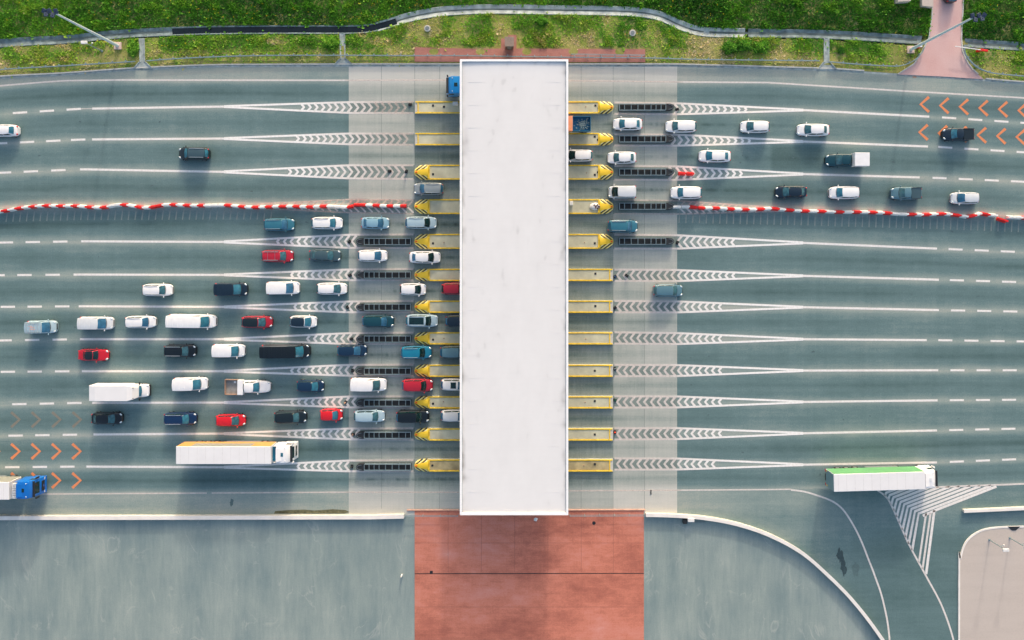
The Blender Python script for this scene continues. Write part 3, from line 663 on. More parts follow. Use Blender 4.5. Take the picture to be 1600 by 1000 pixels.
def _m(op, a, b=None, c=None):
    q = _n.new('ShaderNodeMath'); q.operation = op
    for i_, v_ in enumerate((a, b, c)):
        if v_ is None: continue
        if isinstance(v_, (int, float)): q.inputs[i_].default_value = v_
        else: _l.new(v_, q.inputs[i_])
    return q.outputs[0]
_t = _n.new('ShaderNodeTexCoord'); _s = _n.new('ShaderNodeSeparateXYZ'); _l.new(_t.outputs['Object'], _s.inputs[0])
_ay = _m('ABSOLUTE', _s.outputs[1]); _u = _m('MULTIPLY_ADD', _ay, 1.3, _s.outputs[0]); _f = _m('FRACT', _m('MULTIPLY', _u, 1.55))
_fl = _m('MULTIPLY', _m('GREATER_THAN', _m('MULTIPLY_ADD', _s.outputs[0], .22, _ay), .62), _m('GREATER_THAN', _s.outputs[0], .12))
_blk = _m('MULTIPLY', _m('LESS_THAN', _f, .46), _fl); _crm = _m('MULTIPLY', _m('GREATER_THAN', _f, .62), _fl)
_m1 = _n.new('ShaderNodeMix'); _m1.data_type = 'RGBA'; _m1.inputs[6].default_value = lin(238, 198, 48); _m1.inputs[7].default_value = lin(236, 224, 150); _l.new(_crm, _m1.inputs[0])
_m2 = _n.new('ShaderNodeMix'); _m2.data_type = 'RGBA'; _l.new(_m1.outputs[2], _m2.inputs[6]); _m2.inputs[7].default_value = (.02, .02, .018, 1); _l.new(_blk, _m2.inputs[0])
_l.new(_m2.outputs[2], _b.inputs['Base Color'])
NAMES = ['first', 'second', 'third', 'fourth', 'fifth', 'sixth', 'seventh', 'eighth', 'ninth', 'tenth', 'eleventh', 'twelfth']
XL, XR = (648.5 - CX) / S, (957.5 - CX) / S
for r in range(12):
    yL, yR = rowy(r, 648), rowy(r, 957); Y = (CY - (yL + yR) / 2) / S; hw = (HW[r] + .6) / S
    ln, rn = r >= 2, r < 5
    ends = 'pointed striped noses at both ends' if ln and rn else ('striped nose at left end only' if ln else 'striped nose at right end only')
    t = thing('toll_island', f'{NAMES[r]} toll island from the top, {ends}', 'toll island', (0, Y, 0), 0, 'toll islands under the canopy')
    if r == 11: t['label'] = 'lowest toll island, its top stained brown, nearest the red yard'
    if r == 3: t['label'] = 'fourth toll island from the top, in line with the red and white barriers'
    if r == 0: t['label'] = 'topmost toll island, nearest the grass bank, striped nose only at right'
    a = XL + (2.0 if ln else 0); b = XR - (2.0 if rn else 0)
    link('kerb', MB().box(a, b, -hw, hw, 0, .30), 'kerbc', t)
    link('deck', MB().box(a + (.12 if ln else .5), b - (.12 if rn else .5), -hw + .22, hw - .22, .301, .325), 'oldisland' if r in (11,) else 'island', t)
    m = MB()
    for s in (-1, 1): m.box(a + .1, b - .1, min(s * hw, s * (hw - .2)), max(s * hw, s * (hw - .2)), .302, .40, .02)
    if ln: m.box(a, a + .25, -hw + .2, hw - .2, .31, .5)
    else: m.box(a + .42, a + .58, -hw + .2, hw - .2, .302, .39)
    if rn: m.box(b - .25, b, -hw + .2, hw - .2, .31, .5)
    else: m.box(b - .58, b - .42, -hw + .2, hw - .2, .302, .39)
    link('yellow_edging', m, 'yellow', t)
    for has, xx, rot in ((ln, a + .02, math.pi), (rn, b - .02, 0)):
        if not has: continue
        nb = nose(1, hw)
        o = link('nose', nb, nosem, t, 40); o.location.x = xx; o.rotation_euler.z = rot
        link('reflector', MB().ball((1.78, 0, .60), .16, .12, .1, 10, 5), 'redr', o)
    rr = random.Random(r)
    hm = MB().box(-.16, .16, -.16, .16, .325, .37, .02).mesh('hatch'); hs = MB().tube((0, 0, .325), (0, 0, .4), .09, .08, 10).mesh('pipe_stub')
    hl = {0: [(677, 4, -3), (694, 6, -1)], 2: [(677, 2, 3)], 3: [(670, 0, 0)], 4: [(670, 0, 0), (677, 0, 3), (694, 1, 2)], 5: [(670, 0, 0)], 6: [(670, 0, 0)], 7: [(670, 0, 0), (677, 0, 2), (694, 1, 0)], 8: [(670, 0, 0)], 9: [(670, 0, 0), (677, 0, 2), (693, 1, -1)], 10: [(670, 0, 0)], 11: [(676, 0, 0)]}
    hr = {0: [(930, 0, -3), (935, 0, 1), (915, 1, -1)], 1: [(929, 0, -4), (934, 0, 1)], 2: [(929, 0, 4), (934, 0, 0), (916, 1, 1)], 4: [(929, 0, 3), (913, 1, 2)], 5: [(930, 0, -2)], 6: [(930, 0, -1)], 7: [(915, 1, 1)], 8: [(929, 0, 0)], 9: [(929, 0, -2), (914, 1, 0)], 10: [(929, 0, 0)], 11: [(929, 0, -2), (912, 1, 0)]}
    for (hx, kk, dy) in hl.get(r, []) + hr.get(r, []):
        o = link('hatch' if kk != 1 else 'pipe_stub', hm if kk != 1 else hs, 'black' if kk != 1 else 'brown', t); o.location = ((hx - CX) / S, -dy / S, 0)
    # booth under the roof
    bt = thing('toll_booth', f'glazed toll booth under the canopy on the {NAMES[r]} island from the top', 'toll booth', (.2, Y, .325), 0, 'toll booths')
    bw = hw - .28
    link('walls', MB().box(-1.3, 1.3, -bw, bw, 0, 1.05, .02).box(-1.3, -1.18, -bw, bw, 1.05, 2.3).box(1.18, 1.3, -bw, bw, 1.05, 2.3), 'chrome', bt)
    link('glazing', MB().box(-1.17, 1.17, -bw + .02, bw - .02, 1.06, 2.28), 'darkglass', bt); link('roof', MB().box(-1.45, 1.45, -bw - .08, bw + .08, 2.3, 2.45, .03), 'whitep', bt)
    for cxx in (-5.2, 5.6):
        o = link('column', colm, 'chrome', canopy); o.location = (cxx, Y, 0)
# rubble on the fourth island's right nose
t = thing('rubble_sack', 'white sack of brown rubble on the fourth island right of canopy', 'rubble', (*P(931, 323), .33))
link('sack', MB().ball((-.2, 0, .1), .8, .55, .22, 12, 6), 'whitep', t, 60)
m = MB(); rr = random.Random(3)
for k in range(9): m.ball((rr.uniform(-.3, .5), rr.uniform(-.35, .35), .3), .14, .12, .1, 6, 4)
link('rubble', m, M('rubble_brown', lin(90, 50, 42), .8), t)
o = link('white_case', MB().box(-.4, .4, -.25, .25, 0, .5, .04), 'whitep'); o.location = (*P(712, 163), .33); tag(o, 'white box on the topmost island beside the canopy edge', 'box')
o = link('white_case', MB().box(-.25, .25, -.3, .3, 0, .5, .04), 'whitep'); o.location = (*P(892, 318), .33); tag(o, 'white box on the fourth island right of canopy', 'box')

# ------------------------------------------------------------------ crash cushions
def make_cushion():
    t_ = thing('crash_cushion', 'x', 'crash cushion', (0, 0, 0), 0, 'crash cushions in front of the island noses')   # nose at +x, L = 8.1
    m = MB(); L = 6.9; hw_ = .46
    for s in (-1, 1): m.box(0, L, s * hw_ - .035, s * hw_ + .035, .62, .82); m.box(0, L, s * hw_ - .035, s * hw_ + .035, .3, .45)
    xs_ = [0, .75, 1.75, 2.75, 3.75, 4.7, 5.45, 6.2, 6.9]
    for x in xs_: m.box(x - .028, x + .028, -hw_ + .036, hw_ - .046, .64, .85); m.box(x - .03, x + .03, -hw_ - .03, hw_ + .03, .05, .3)
    link('frame', m, 'steel', t_)
    for a, b in zip(xs_[:-1], xs_[1:]): link('absorber', MB().box(a + .05, b - .05, -hw_ + .05, hw_ - .05, .1, .5, .04), M('absorber_black', (.014, .016, .018, 1), .7, 0, .3, 4), t_)
    pts = [(L, -.5)] + [(L + .5 + .75 * math.cos(q), .5 * math.sin(q)) for q in np.linspace(-math.pi / 2, math.pi / 2, 9)] + [(L, .5)]
    link('nose', MB().prism(pts, .1, .78), 'black', t_)
    link('nose_ring', MB().sweep([(L + .35 + .75 * math.cos(q), .36 * math.sin(q), .79) for q in np.linspace(-1.5, 1.5, 9)], [(-.03, 0), (-.03, .05), (.03, .05), (.03, 0)]), 'grey', t_)
    link('skid', MB().box(-.1, L + .4, -.5, .5, .005, .05), M('skid_steel', lin(50, 58, 58), .8, 0, .3, 2), t_)
    return t_
cushion = make_cushion(); index_kids(cushion); first = True
for r in list(range(4, 12)) + [20, 21, 22, 23, 24]:
    left = r < 12; rr_ = r if left else r - 20
    c = cushion if first else copy_tree(cushion); first = False
    x = 642.5 if left else 967
    c.location = (*P(x, rowy(rr_, x) + (.5 if left else -.5)), 0); c.rotation_euler.z = math.pi if left else 0
    nth = (['fifth', 'sixth', 'seventh', 'eighth', 'ninth', 'tenth', 'eleventh', 'twelfth'][rr_ - 4]) if left else ['first', 'second', 'third', 'fourth', 'fifth'][rr_]
    c['label'] = f'dark ladder like crash cushion off the {"left" if left else "right"} end of the {nth} island from the top'
# marker posts
def marker(x, y, label, colr='black', tall=.9):
    t_ = thing('marker_post', label, 'marker post', (*P(x, y), .0), random.uniform(0, 3), 'small marker posts at the gore points')
    link('base', MB().box(-.28, .28, -.2, .2, .008, .12, .03), 'black', t_); link('post', MB().box(-.06, .06, -.12, .12, .12, tall, .02), colr, t_)
for r in range(4, 12): marker([546, 547, 543, 549, 551, 540, 552, 550][r - 4], rowy(r, 546) + .5, f'small dark marker post by the cushion left of the {NAMES[r]} island', 'brown' if r in (9, 10) else 'black')
for x, y, lb in ((609, 267.5, 'left of two small dark marker posts on the third left gore'), (635, 268, 'right of two small dark marker posts near the third island nose'), (641, 163.5, 'dark brown post block at the left end of the topmost island'),
                 (1058, 171, 'small dark post beyond the first crash cushion right of the canopy'), (1058, 379, 'small dark post beyond the lowest right hand crash cushion'), (979, 430.5, 'small dark post on the chevrons right of the sixth island')):
    marker(x, y, lb)
for r, c_ in ((5, 'paint_blue'), (6, 'black'), (8, 'grey'), (9, 'paint_green'), (10, 'redr')):
    paint('blue', 30, 90, 150); paint('green', 20, 110, 80)
    marker(960.5, rowy(r, 960) + (2 if r < 8 else -3), f'small post at the blunt right end of the {NAMES[r]} island', c_, .5)

# ------------------------------------------------------------------ red and white barriers
def barrier_mesh():
    prof = [(-.27, 0), (-.27, .12), (-.17, .3), (-.13, .78), (.13, .78), (.17, .3), (.27, .12), (.27, 0)]
    m = MB().sweep([(-.5, 0), (-.46, 0), (.46, 0), (.5, 0)], prof)
    v = m.v
    m.v = [(x, y * (.86 if abs(x) > .48 else 1), z) for x, y, z in v]
    m.tube((0, 0, .78), (0, 0, .81), .07, .07, 8); return m.mesh('barrier')
bmesh_ = barrier_mesh()
BL = [(-8, 331), (3, 329.5), (28, 325), (50, 322.5), (71, 321), (93, 322), (115, 321.5), (138, 323.5), (161, 324.5), (175, 320.5), (192, 319.5), (205, 321), (216, 324), (230, 324.5), (243, 322), (253, 320), (270, 319.5), (291, 321), (313, 321), (340, 320.5), (355, 320.5), (377, 323), (398, 324), (419, 323), (440, 322.5), (461, 322.5), (483, 323.5), (504, 322), (520, 322.5), (542, 324), (551, 323.2), (552, 320), (563, 320), (587, 321), (608, 322), (636, 321.5)]
BR = [(1051, 323), (1075, 322.5), (1084, 323), (1096, 325.5), (1108, 325), (1120, 325), (1143, 326.5), (1165, 327.5), (1189, 327), (1206, 325.5), (1235, 328), (1258, 329.5), (1285, 330), (1312, 331), (1340, 331), (1365, 331.5), (1387, 332.5), (1410, 334.5), (1426, 334.5), (1450, 335.5), (1465, 334), (1472, 334), (1483, 334), (1495, 335.5), (1513, 338.5), (1522, 338.5), (1533, 332.5), (1542, 335.5), (1560, 336.5)]
REDL = [(2, 12), (23, 34), (45, 55), (66, 77), (88, 99), (111, 121), (133, 144), (156, 167), (188, 198), (211, 222), (233, 243), (243, 253), (265, 275), (286, 297), (308, 318), (350, 361), (372, 382), (393, 404), (414, 425), (435, 447), (457, 468), (478, 489), (499, 510), (542, 551.5), (552, 561), (561, 571), (582, 593), (604, 614), (625, 635)]
REDR = [(1078, 1090), (1091, 1102), (1114, 1125), (1137, 1148), (1160, 1171), (1183, 1195), (1206, 1218), (1228, 1241), (1253, 1265), (1279, 1291), (1306, 1319), (1334, 1346), (1359, 1371), (1382, 1394), (1420, 1432), (1443, 1455), (1466, 1478), (1488, 1502), (1513, 1526), (1534, 1547)]
def segs(reds, x0, x1):
    out = []; x = x0
    for a, b in reds + [(x1, x1)]:
        if a - x > 3:
            n = max(1, round((a - x) / 11.5))
            out += [(x + (a - x) * k / n, x + (a - x) * (k + 1) / n, 0) for k in range(n)]
        if b > a: out.append((a, b, 1))
        x = b
    return out
def put_barrier(xa, ya, xb, yb, red, label):
    a = P(xa, ya, .6); b = P(xb, yb, .6); L = math.hypot(b[0] - a[0], b[1] - a[1])
    o = link('road_barrier', bmesh_, 'redp' if red else 'whitep'); o.location = ((a[0] + b[0]) / 2, (a[1] + b[1]) / 2, .008)
    o.rotation_euler.z = math.atan2(b[1] - a[1], b[0] - a[0]); o.scale.x = L * .93
    tag(o, label, 'barrier', 'red and white plastic barriers lining up across the road')
for side, poly_, reds, xa, xb in (('left', BL, REDL, -8, 635), ('right', BR, REDR, 1051, 1559)):
    px_ = [q[0] for q in poly_]; py_ = [q[1] for q in poly_]
    for (a, b, red) in segs(reds, xa, xb):
        put_barrier(a, np.interp(a + .01, px_, py_), b, np.interp(b - .01, px_, py_), red, f'{"red" if red else "white"} plastic barrier in the wavy line {side} of the canopy')
put_barrier(1560, 341, 1575, 346, 1, 'red barrier knocked askew near the right end of the wavy line')
for k in range(14): put_barrier(1575 + 12 * k, 339 + .5 * k, 1587 + 12 * k, 339.5 + .5 * k, k % 3 == 2 and k > 1, ('red' if (k % 3 == 2 and k > 1) else 'white') + ' plastic barrier in the wavy line right of the canopy')
put_barrier(1060, 270.5, 1072, 271, 1, 'left of two red barriers standing alone on the third right gore')
put_barrier(1073, 270.8, 1085, 271.3, 1, 'right of two red barriers standing alone on the third right gore')

# ------------------------------------------------------------------ vehicles
KIND = {
 # H, windscreen base/top, roof end, rear glass base (fractions from the front), roof width, belt scale, top profile tail
 'sedan': dict(H=1.46, wb=.24, wt=.41, rt=.755, rb=.90, wr=.74, k=1.0, tail=[(.90, 1.0), (.955, .98), (.985, .84), (1, .5)]),
 'hatch': dict(H=1.5, wb=.23, wt=.44, rt=.90, rb=.972, wr=.76, k=1.0, tail=[(.96, .98), (.985, .84), (1, .5)]),
 'wagon': dict(H=1.52, wb=.24, wt=.40, rt=.905, rb=.978, wr=.76, k=1.0, tail=[(.965, .99), (.985, .85), (1, .5)]),
 'suv': dict(H=1.7, wb=.24, wt=.39, rt=.905, rb=.975, wr=.78, k=1.12, tail=[(.965, 1.0), (.985, .85), (1, .5)]),
 'pickup': dict(H=1.78, wb=.26, wt=.38, rt=.56, rb=.61, wr=.78, k=1.16, tail=[(.62, .97), (.97, .97), (.99, .9), (1, .6)]),
 'mpv': dict(H=1.85, wb=.16, wt=.34, rt=.95, rb=.985, wr=.82, k=1.12, tail=[(.975, 1.0), (.99, .9), (1, .5)]),
 'van': dict(H=2.0, wb=.20, wt=.38, rt=.965, rb=.985, wr=.86, k=1.15, tail=[(.975, 1.0), (.99, .92), (1, .5)]),
 'bigvan': dict(H=2.5, wb=.14, wt=.26, rt=.975, rb=.988, wr=.84, k=1.22, tail=[(.98, 1.0), (.99, .92), (1, .5)]),
 'coupe': dict(H=1.32, wb=.34, wt=.47, rt=.70, rb=.80, wr=.74, k=.92, tail=[(.80, 1.0), (.95, .98), (.985, .84), (1, .5)]),
}
CACHE = {}
def vehicle_meshes(kind, L, W_):
    key = (kind, round(L, 1), round(W_, 2))
    if key in CACHE: return CACHE[key]
    L = key[1]; K = KIND[kind]; k = K['k']; H = K['H']; out = {}
    tp = [(0, .45), (.012, .60), (.04, .70), (.5 * K['wb'], .80), (K['wb'], .92), (.5 if K['wb'] < .5 else .6, .95)]
    tp = [q for q in tp if q[0] < K['tail'][0][0]] + K['tail']
    TF = [q[0] for q in tp]; TZ = [q[1] * k for q in tp]
    vanlike = kind in ('van', 'bigvan', 'mpv')
    def hw(f):
        u = abs(2 * f - 1); u = min(u, .986)
        e = 4.6 if f < .5 else (5.4 if kind not in ('sedan', 'coupe') else 4.8)
        if vanlike: e = 8 if f < .5 else 30
        return W_ / 2 * (1 - u ** e) ** (.25 if not (vanlike and f > .5) else .12)
    fs = sorted(set([0, .012, .03, .05, .08, .12, .17] + [K['wb'], .35, .5, .65, .8, .88, .93, .965, .985, 1] + [q[0] for q in K['tail']]))
    body = MB(); prof = [(.86, 0), (.965, .10), (1, .35), (.995, .68), (.94, .93), (.84, 1), (.45, 1.035), (0, 1.045)]
    rings = []
    for f in fs:
        x = L / 2 - f * L; z0 = .19; zt = float(np.interp(f, TF, TZ)); w_ = hw(f)
        r_ = [(x, w_ * a, z0 + (zt - z0) * b) for a, b in prof]; rings.append(r_ + [(p_[0], -p_[1], p_[2]) for p_ in r_[-2::-1]])
    n = len(rings[0])
    body.add([q for r_ in rings for q in r_], [(i * n + j, i * n + j + 1, (i + 1) * n + j + 1, (i + 1) * n + j) for i in range(len(rings) - 1) for j in range(n - 1)]
        + [(i * n + n - 1, i * n, (i + 1) * n, (i + 1) * n + n - 1) for i in range(len(rings) - 1)] + [tuple(range(n)), tuple(range(len(rings) * n - 1, (len(rings) - 1) * n - 1, -1))])
    # greenhouse
    zb = .90 * k; bel = .885; wr = K['wr'] - (.04 if kind not in ('van', 'bigvan', 'mpv') else 0); W2_ = W_ / 2
    xf, xft, xrt, xrb = [L / 2 - K[q] * L for q in ('wb', 'wt', 'rt', 'rb')]
    def roofz(s, t): return H - .06 + .06 * (1 - s * s) + .035 * (1 - (2 * t - 1) ** 2) - .02
    bul0, bul1 = .16, .09
    FF, RF = (.95, .85) if not vanlike else (.96, .97)
    def front(s, v):
        zt = roofz(s, 0); c = math.sin(v * math.pi) * .02
        return (xf + (xft - xf) * v + (bul0 + (bul1 - bul0) * v) * (1 - s * s) + c, s * FF * W2_ * (bel + (wr - bel) * v), zb + (zt - zb) * v + c * 2)
    rbul0, rbul1 = (.10, .06)
    def rear(s, v):
        zt = roofz(s, 1); c = math.sin(v * math.pi) * .02
        return (xrb + (xrt - xrb) * v - (rbul0 + (rbul1 - rbul0) * v) * (1 - s * s) - c, s * RF * W2_ * (bel + (wr - bel) * v), zb + (zt - zb) * v + c * 2)
    def side(sg):
        def f(t, v):
            a = front(sg, v); b = rear(sg, v); bow = math.sin(math.pi * t) * (.06 if not vanlike else .03)
            zt = roofz(sg, t); c = math.sin(v * math.pi) * .015
            return (a[0] + (b[0] - a[0]) * t, a[1] + (b[1] - a[1]) * t + sg * (bow + c), zb + (zt - zb) * v)
        return f
    def roof(s, t):
        a = front(s, 1); b = rear(s, 1); bow = math.sin(math.pi * t) * (.06 if not vanlike else .03)
        return (a[0] + (b[0] - a[0]) * t, a[1] + (b[1] - a[1]) * t + s * bow, roofz(s, t))
    ls = lambda n_, a=0, b=1: [a + (b - a) * i / n_ for i in range(n_ + 1)]
    cabin = MB().patch(front, ls(8, -1, 1), ls(3)).patch(rear, ls(8, -1, 1), ls(3)).patch(side(1), ls(8), ls(3)).patch(side(-1), ls(8), ls(3))
    rf = MB().patch(roof, ls(8, -1, 1), ls(8))
    body.v, _ = body.v, 0
    body.add(cabin.v, cabin.f)
    out['body'] = body.mesh('body', 38); out['roof'] = rf.mesh('roof', 50)
    def off(fn, ox, oz, oy=0):
        def g(a, b):
            q = fn(a, b); return (q[0] + ox, q[1] + oy, q[2] + oz)
        return g
    out['windscreen'] = MB().patch(off(front, .02, .02), ls(8, -.90, .90), ls(4, .05, .93)).mesh('windscreen', 60)
    out['cowl'] = MB().patch(off(front, .035, .012), ls(8, -.93, .93), ls(1, -.05, .045)).mesh('cowl', 60)
    rv = (.12, .93) if not vanlike else (.35, .85)
    out['rear_window'] = MB().patch(off(rear, -.02, .02), ls(8, -.86, .86), ls(3, *rv)).mesh('rear_window', 60)
    for sg, nm in ((1, 'side_window_a'), (-1, 'side_window_b')):
        m = MB()
        rngs = ((.07, .46), (.50, .90)) if kind not in ('van', 'bigvan') else ((.05, .26),)
        if kind == 'pickup': rngs = ((.08, .48), (.53, .92))
        for a, b in rngs: m.patch(off(side(sg), 0, 0, sg * .014), ls(4, a, b), ls(3, .14, .88))
        out[nm] = m.mesh('side_window', 60)
    zh = float(np.interp(.05, TF, TZ)); zt_ = float(np.interp(.97, TF, TZ))
    out['headlight'] = MB().ball((0, 0, 0), .24, .13, .10, 8, 6).mesh('headlight', 60); out['tail_light'] = MB().ball((0, 0, 0), .13, .14, .16, 8, 6).mesh('tail_light', 60)
    out['mirror'] = MB().ball((0, 0, 0), .09, .14, .09, 8, 6).mesh('mirror', 60)
    out['grille'] = MB().box(-.03, .03, -W_ * .24, W_ * .24, .32 * k, .52 * k, .02).mesh('grille')
    out['rail'] = MB().sweep([(xft - .15, 0, roofz(1, 0) + .06), (xft * .5 + xrt * .5, 0, roofz(1, .5) + .09), (xrt + .1, 0, roofz(1, 1) + .06)], [(-.025, -.03), (-.025, .03), (.025, .03), (.025, -.03)]).mesh('roof_rail')
    r_ = .33 if not vanlike and kind != 'suv' else .36
    out['wheel'] = MB().tube((0, -.11, 0), (0, .11, 0), r_, r_, 18).mesh('wheel', 40); out['rim'] = MB().tube((0, -.118, 0), (0, .118, 0), r_ * .62, r_ * .62, 12).mesh('rim', 40)
    out['geo'] = dict(hl=(L / 2 - .055 * L, hw(.055) * .80, zh - .03), tl=(-L / 2 + .03 * L, hw(.97) * .86, zt_ - .12 * k), mi=(xf - .12, W2_ + .09, .98 * k), rail=W2_ * wr * .93,
        wx=(L / 2 - .185 * L, -L / 2 + .19 * L), wy=W2_ - .095, wz=r_, roofz=H, xft=xft, xrt=xrt, xrb=xrb, W2=W2_, wr=wr, L=L, zb=zb, k=k, gr=L / 2 - .002)
    CACHE[key] = out; return out

def dress(t_, kind, L, W_, colour, rails=None, roofc=None, glass='glass', sunroof=0, winds=None):
    g = vehicle_meshes(kind, L, W_); q = g['geo']
    b = link('body', g['body'], colour, t_); link('roof', g['roof'], roofc or colour, t_)
    if glass == 'glass': glass = random.choice(['glass', 'glass_blue', 'glass_grey'])
    link('windscreen', g['windscreen'], winds or glass, t_); link('cowl', g['cowl'], 'black', t_)  # dark winds paint the canopy's shade into the windscreen colour
    if kind != 'pickup' or True: link('rear_window', g['rear_window'], glass, t_)
    link('side_window', g['side_window_a'], 'darkglass', t_); link('side_window', g['side_window_b'], 'darkglass', t_)
    for s in (-1, 1):
        o = link('headlight', g['headlight'], 'head', t_); o.location = (q['hl'][0], s * q['hl'][1], q['hl'][2]); o.rotation_euler.z = -s * .55
        o = link('tail_light', g['tail_light'], 'tail', t_); o.location = (q['tl'][0], s * q['tl'][1], q['tl'][2])
        o = link('mirror', g['mirror'], colour, t_); o.location = (q['mi'][0], s * q['mi'][1], q['mi'][2])
        if rails:
            o = link('roof_rail', g['rail'], rails, t_); o.location.y = s * q['rail']
        for wx in q['wx']:
            o = link('wheel', g['wheel'], 'tyre', t_); o.location = (wx, s * q['wy'], q['wz']); link('rim', g['rim'], 'rim', o)
    o = link('grille', g['grille'], 'black', t_); o.location.x = q['gr']
    if sunroof:
        x1_ = q['xft'] - .15; x0_ = x1_ - (1.0 if sunroof == 1 else (q['xft'] - q['xrt']) - .3)
        def fn(s, u): return (x1_ + (x0_ - x1_) * u, s * q['W2'] * q['wr'] * .72, q['roofz'] + .022 - .06 * s * s * .5 - .03 * abs(2 * u - 1) ** 2 * .6)
        link('sunroof', MB().patch(fn, [-1, -.5, 0, .5, 1], [0, .25, .5, .75, 1]).mesh('sunroof', 60), 'darkglass', t_)
    return q

M('glass_blue', lin(58, 116, 150, .8), .08, 0, .35, 1.3, .3); M('glass_grey', lin(62, 108, 118, .8), .08, 0, .4, 1.8, .3)
mt['glass_blue'] = MATS['glass_blue']; mt['glass_grey'] = MATS['glass_grey']
PC = dict(white=(252, 249, 248), offwhite=(226, 228, 230), silver=(176, 200, 210), ltblue=(140, 180, 198), greysil=(150, 158, 160), grey=(64, 88, 96), bluegrey=(90, 128, 142), teal=(52, 116, 136),
    brightteal=(22, 128, 158), dteal=(12, 66, 78), navy=(12, 46, 74), dnavy=(16, 38, 54), midblue=(8, 44, 84), black=(10, 20, 24), black2=(18, 32, 36), red=(206, 26, 44), dred=(190, 30, 50), redo=(222, 24, 36), mgrey=(110, 124, 126))
for k_, c_ in PC.items(): paint(k_, *c_)
WID = dict(sedan=1.82, hatch=1.8, wagon=1.84, suv=1.9, pickup=1.88, mpv=1.86, van=1.94, bigvan=2.05, coupe=1.78)
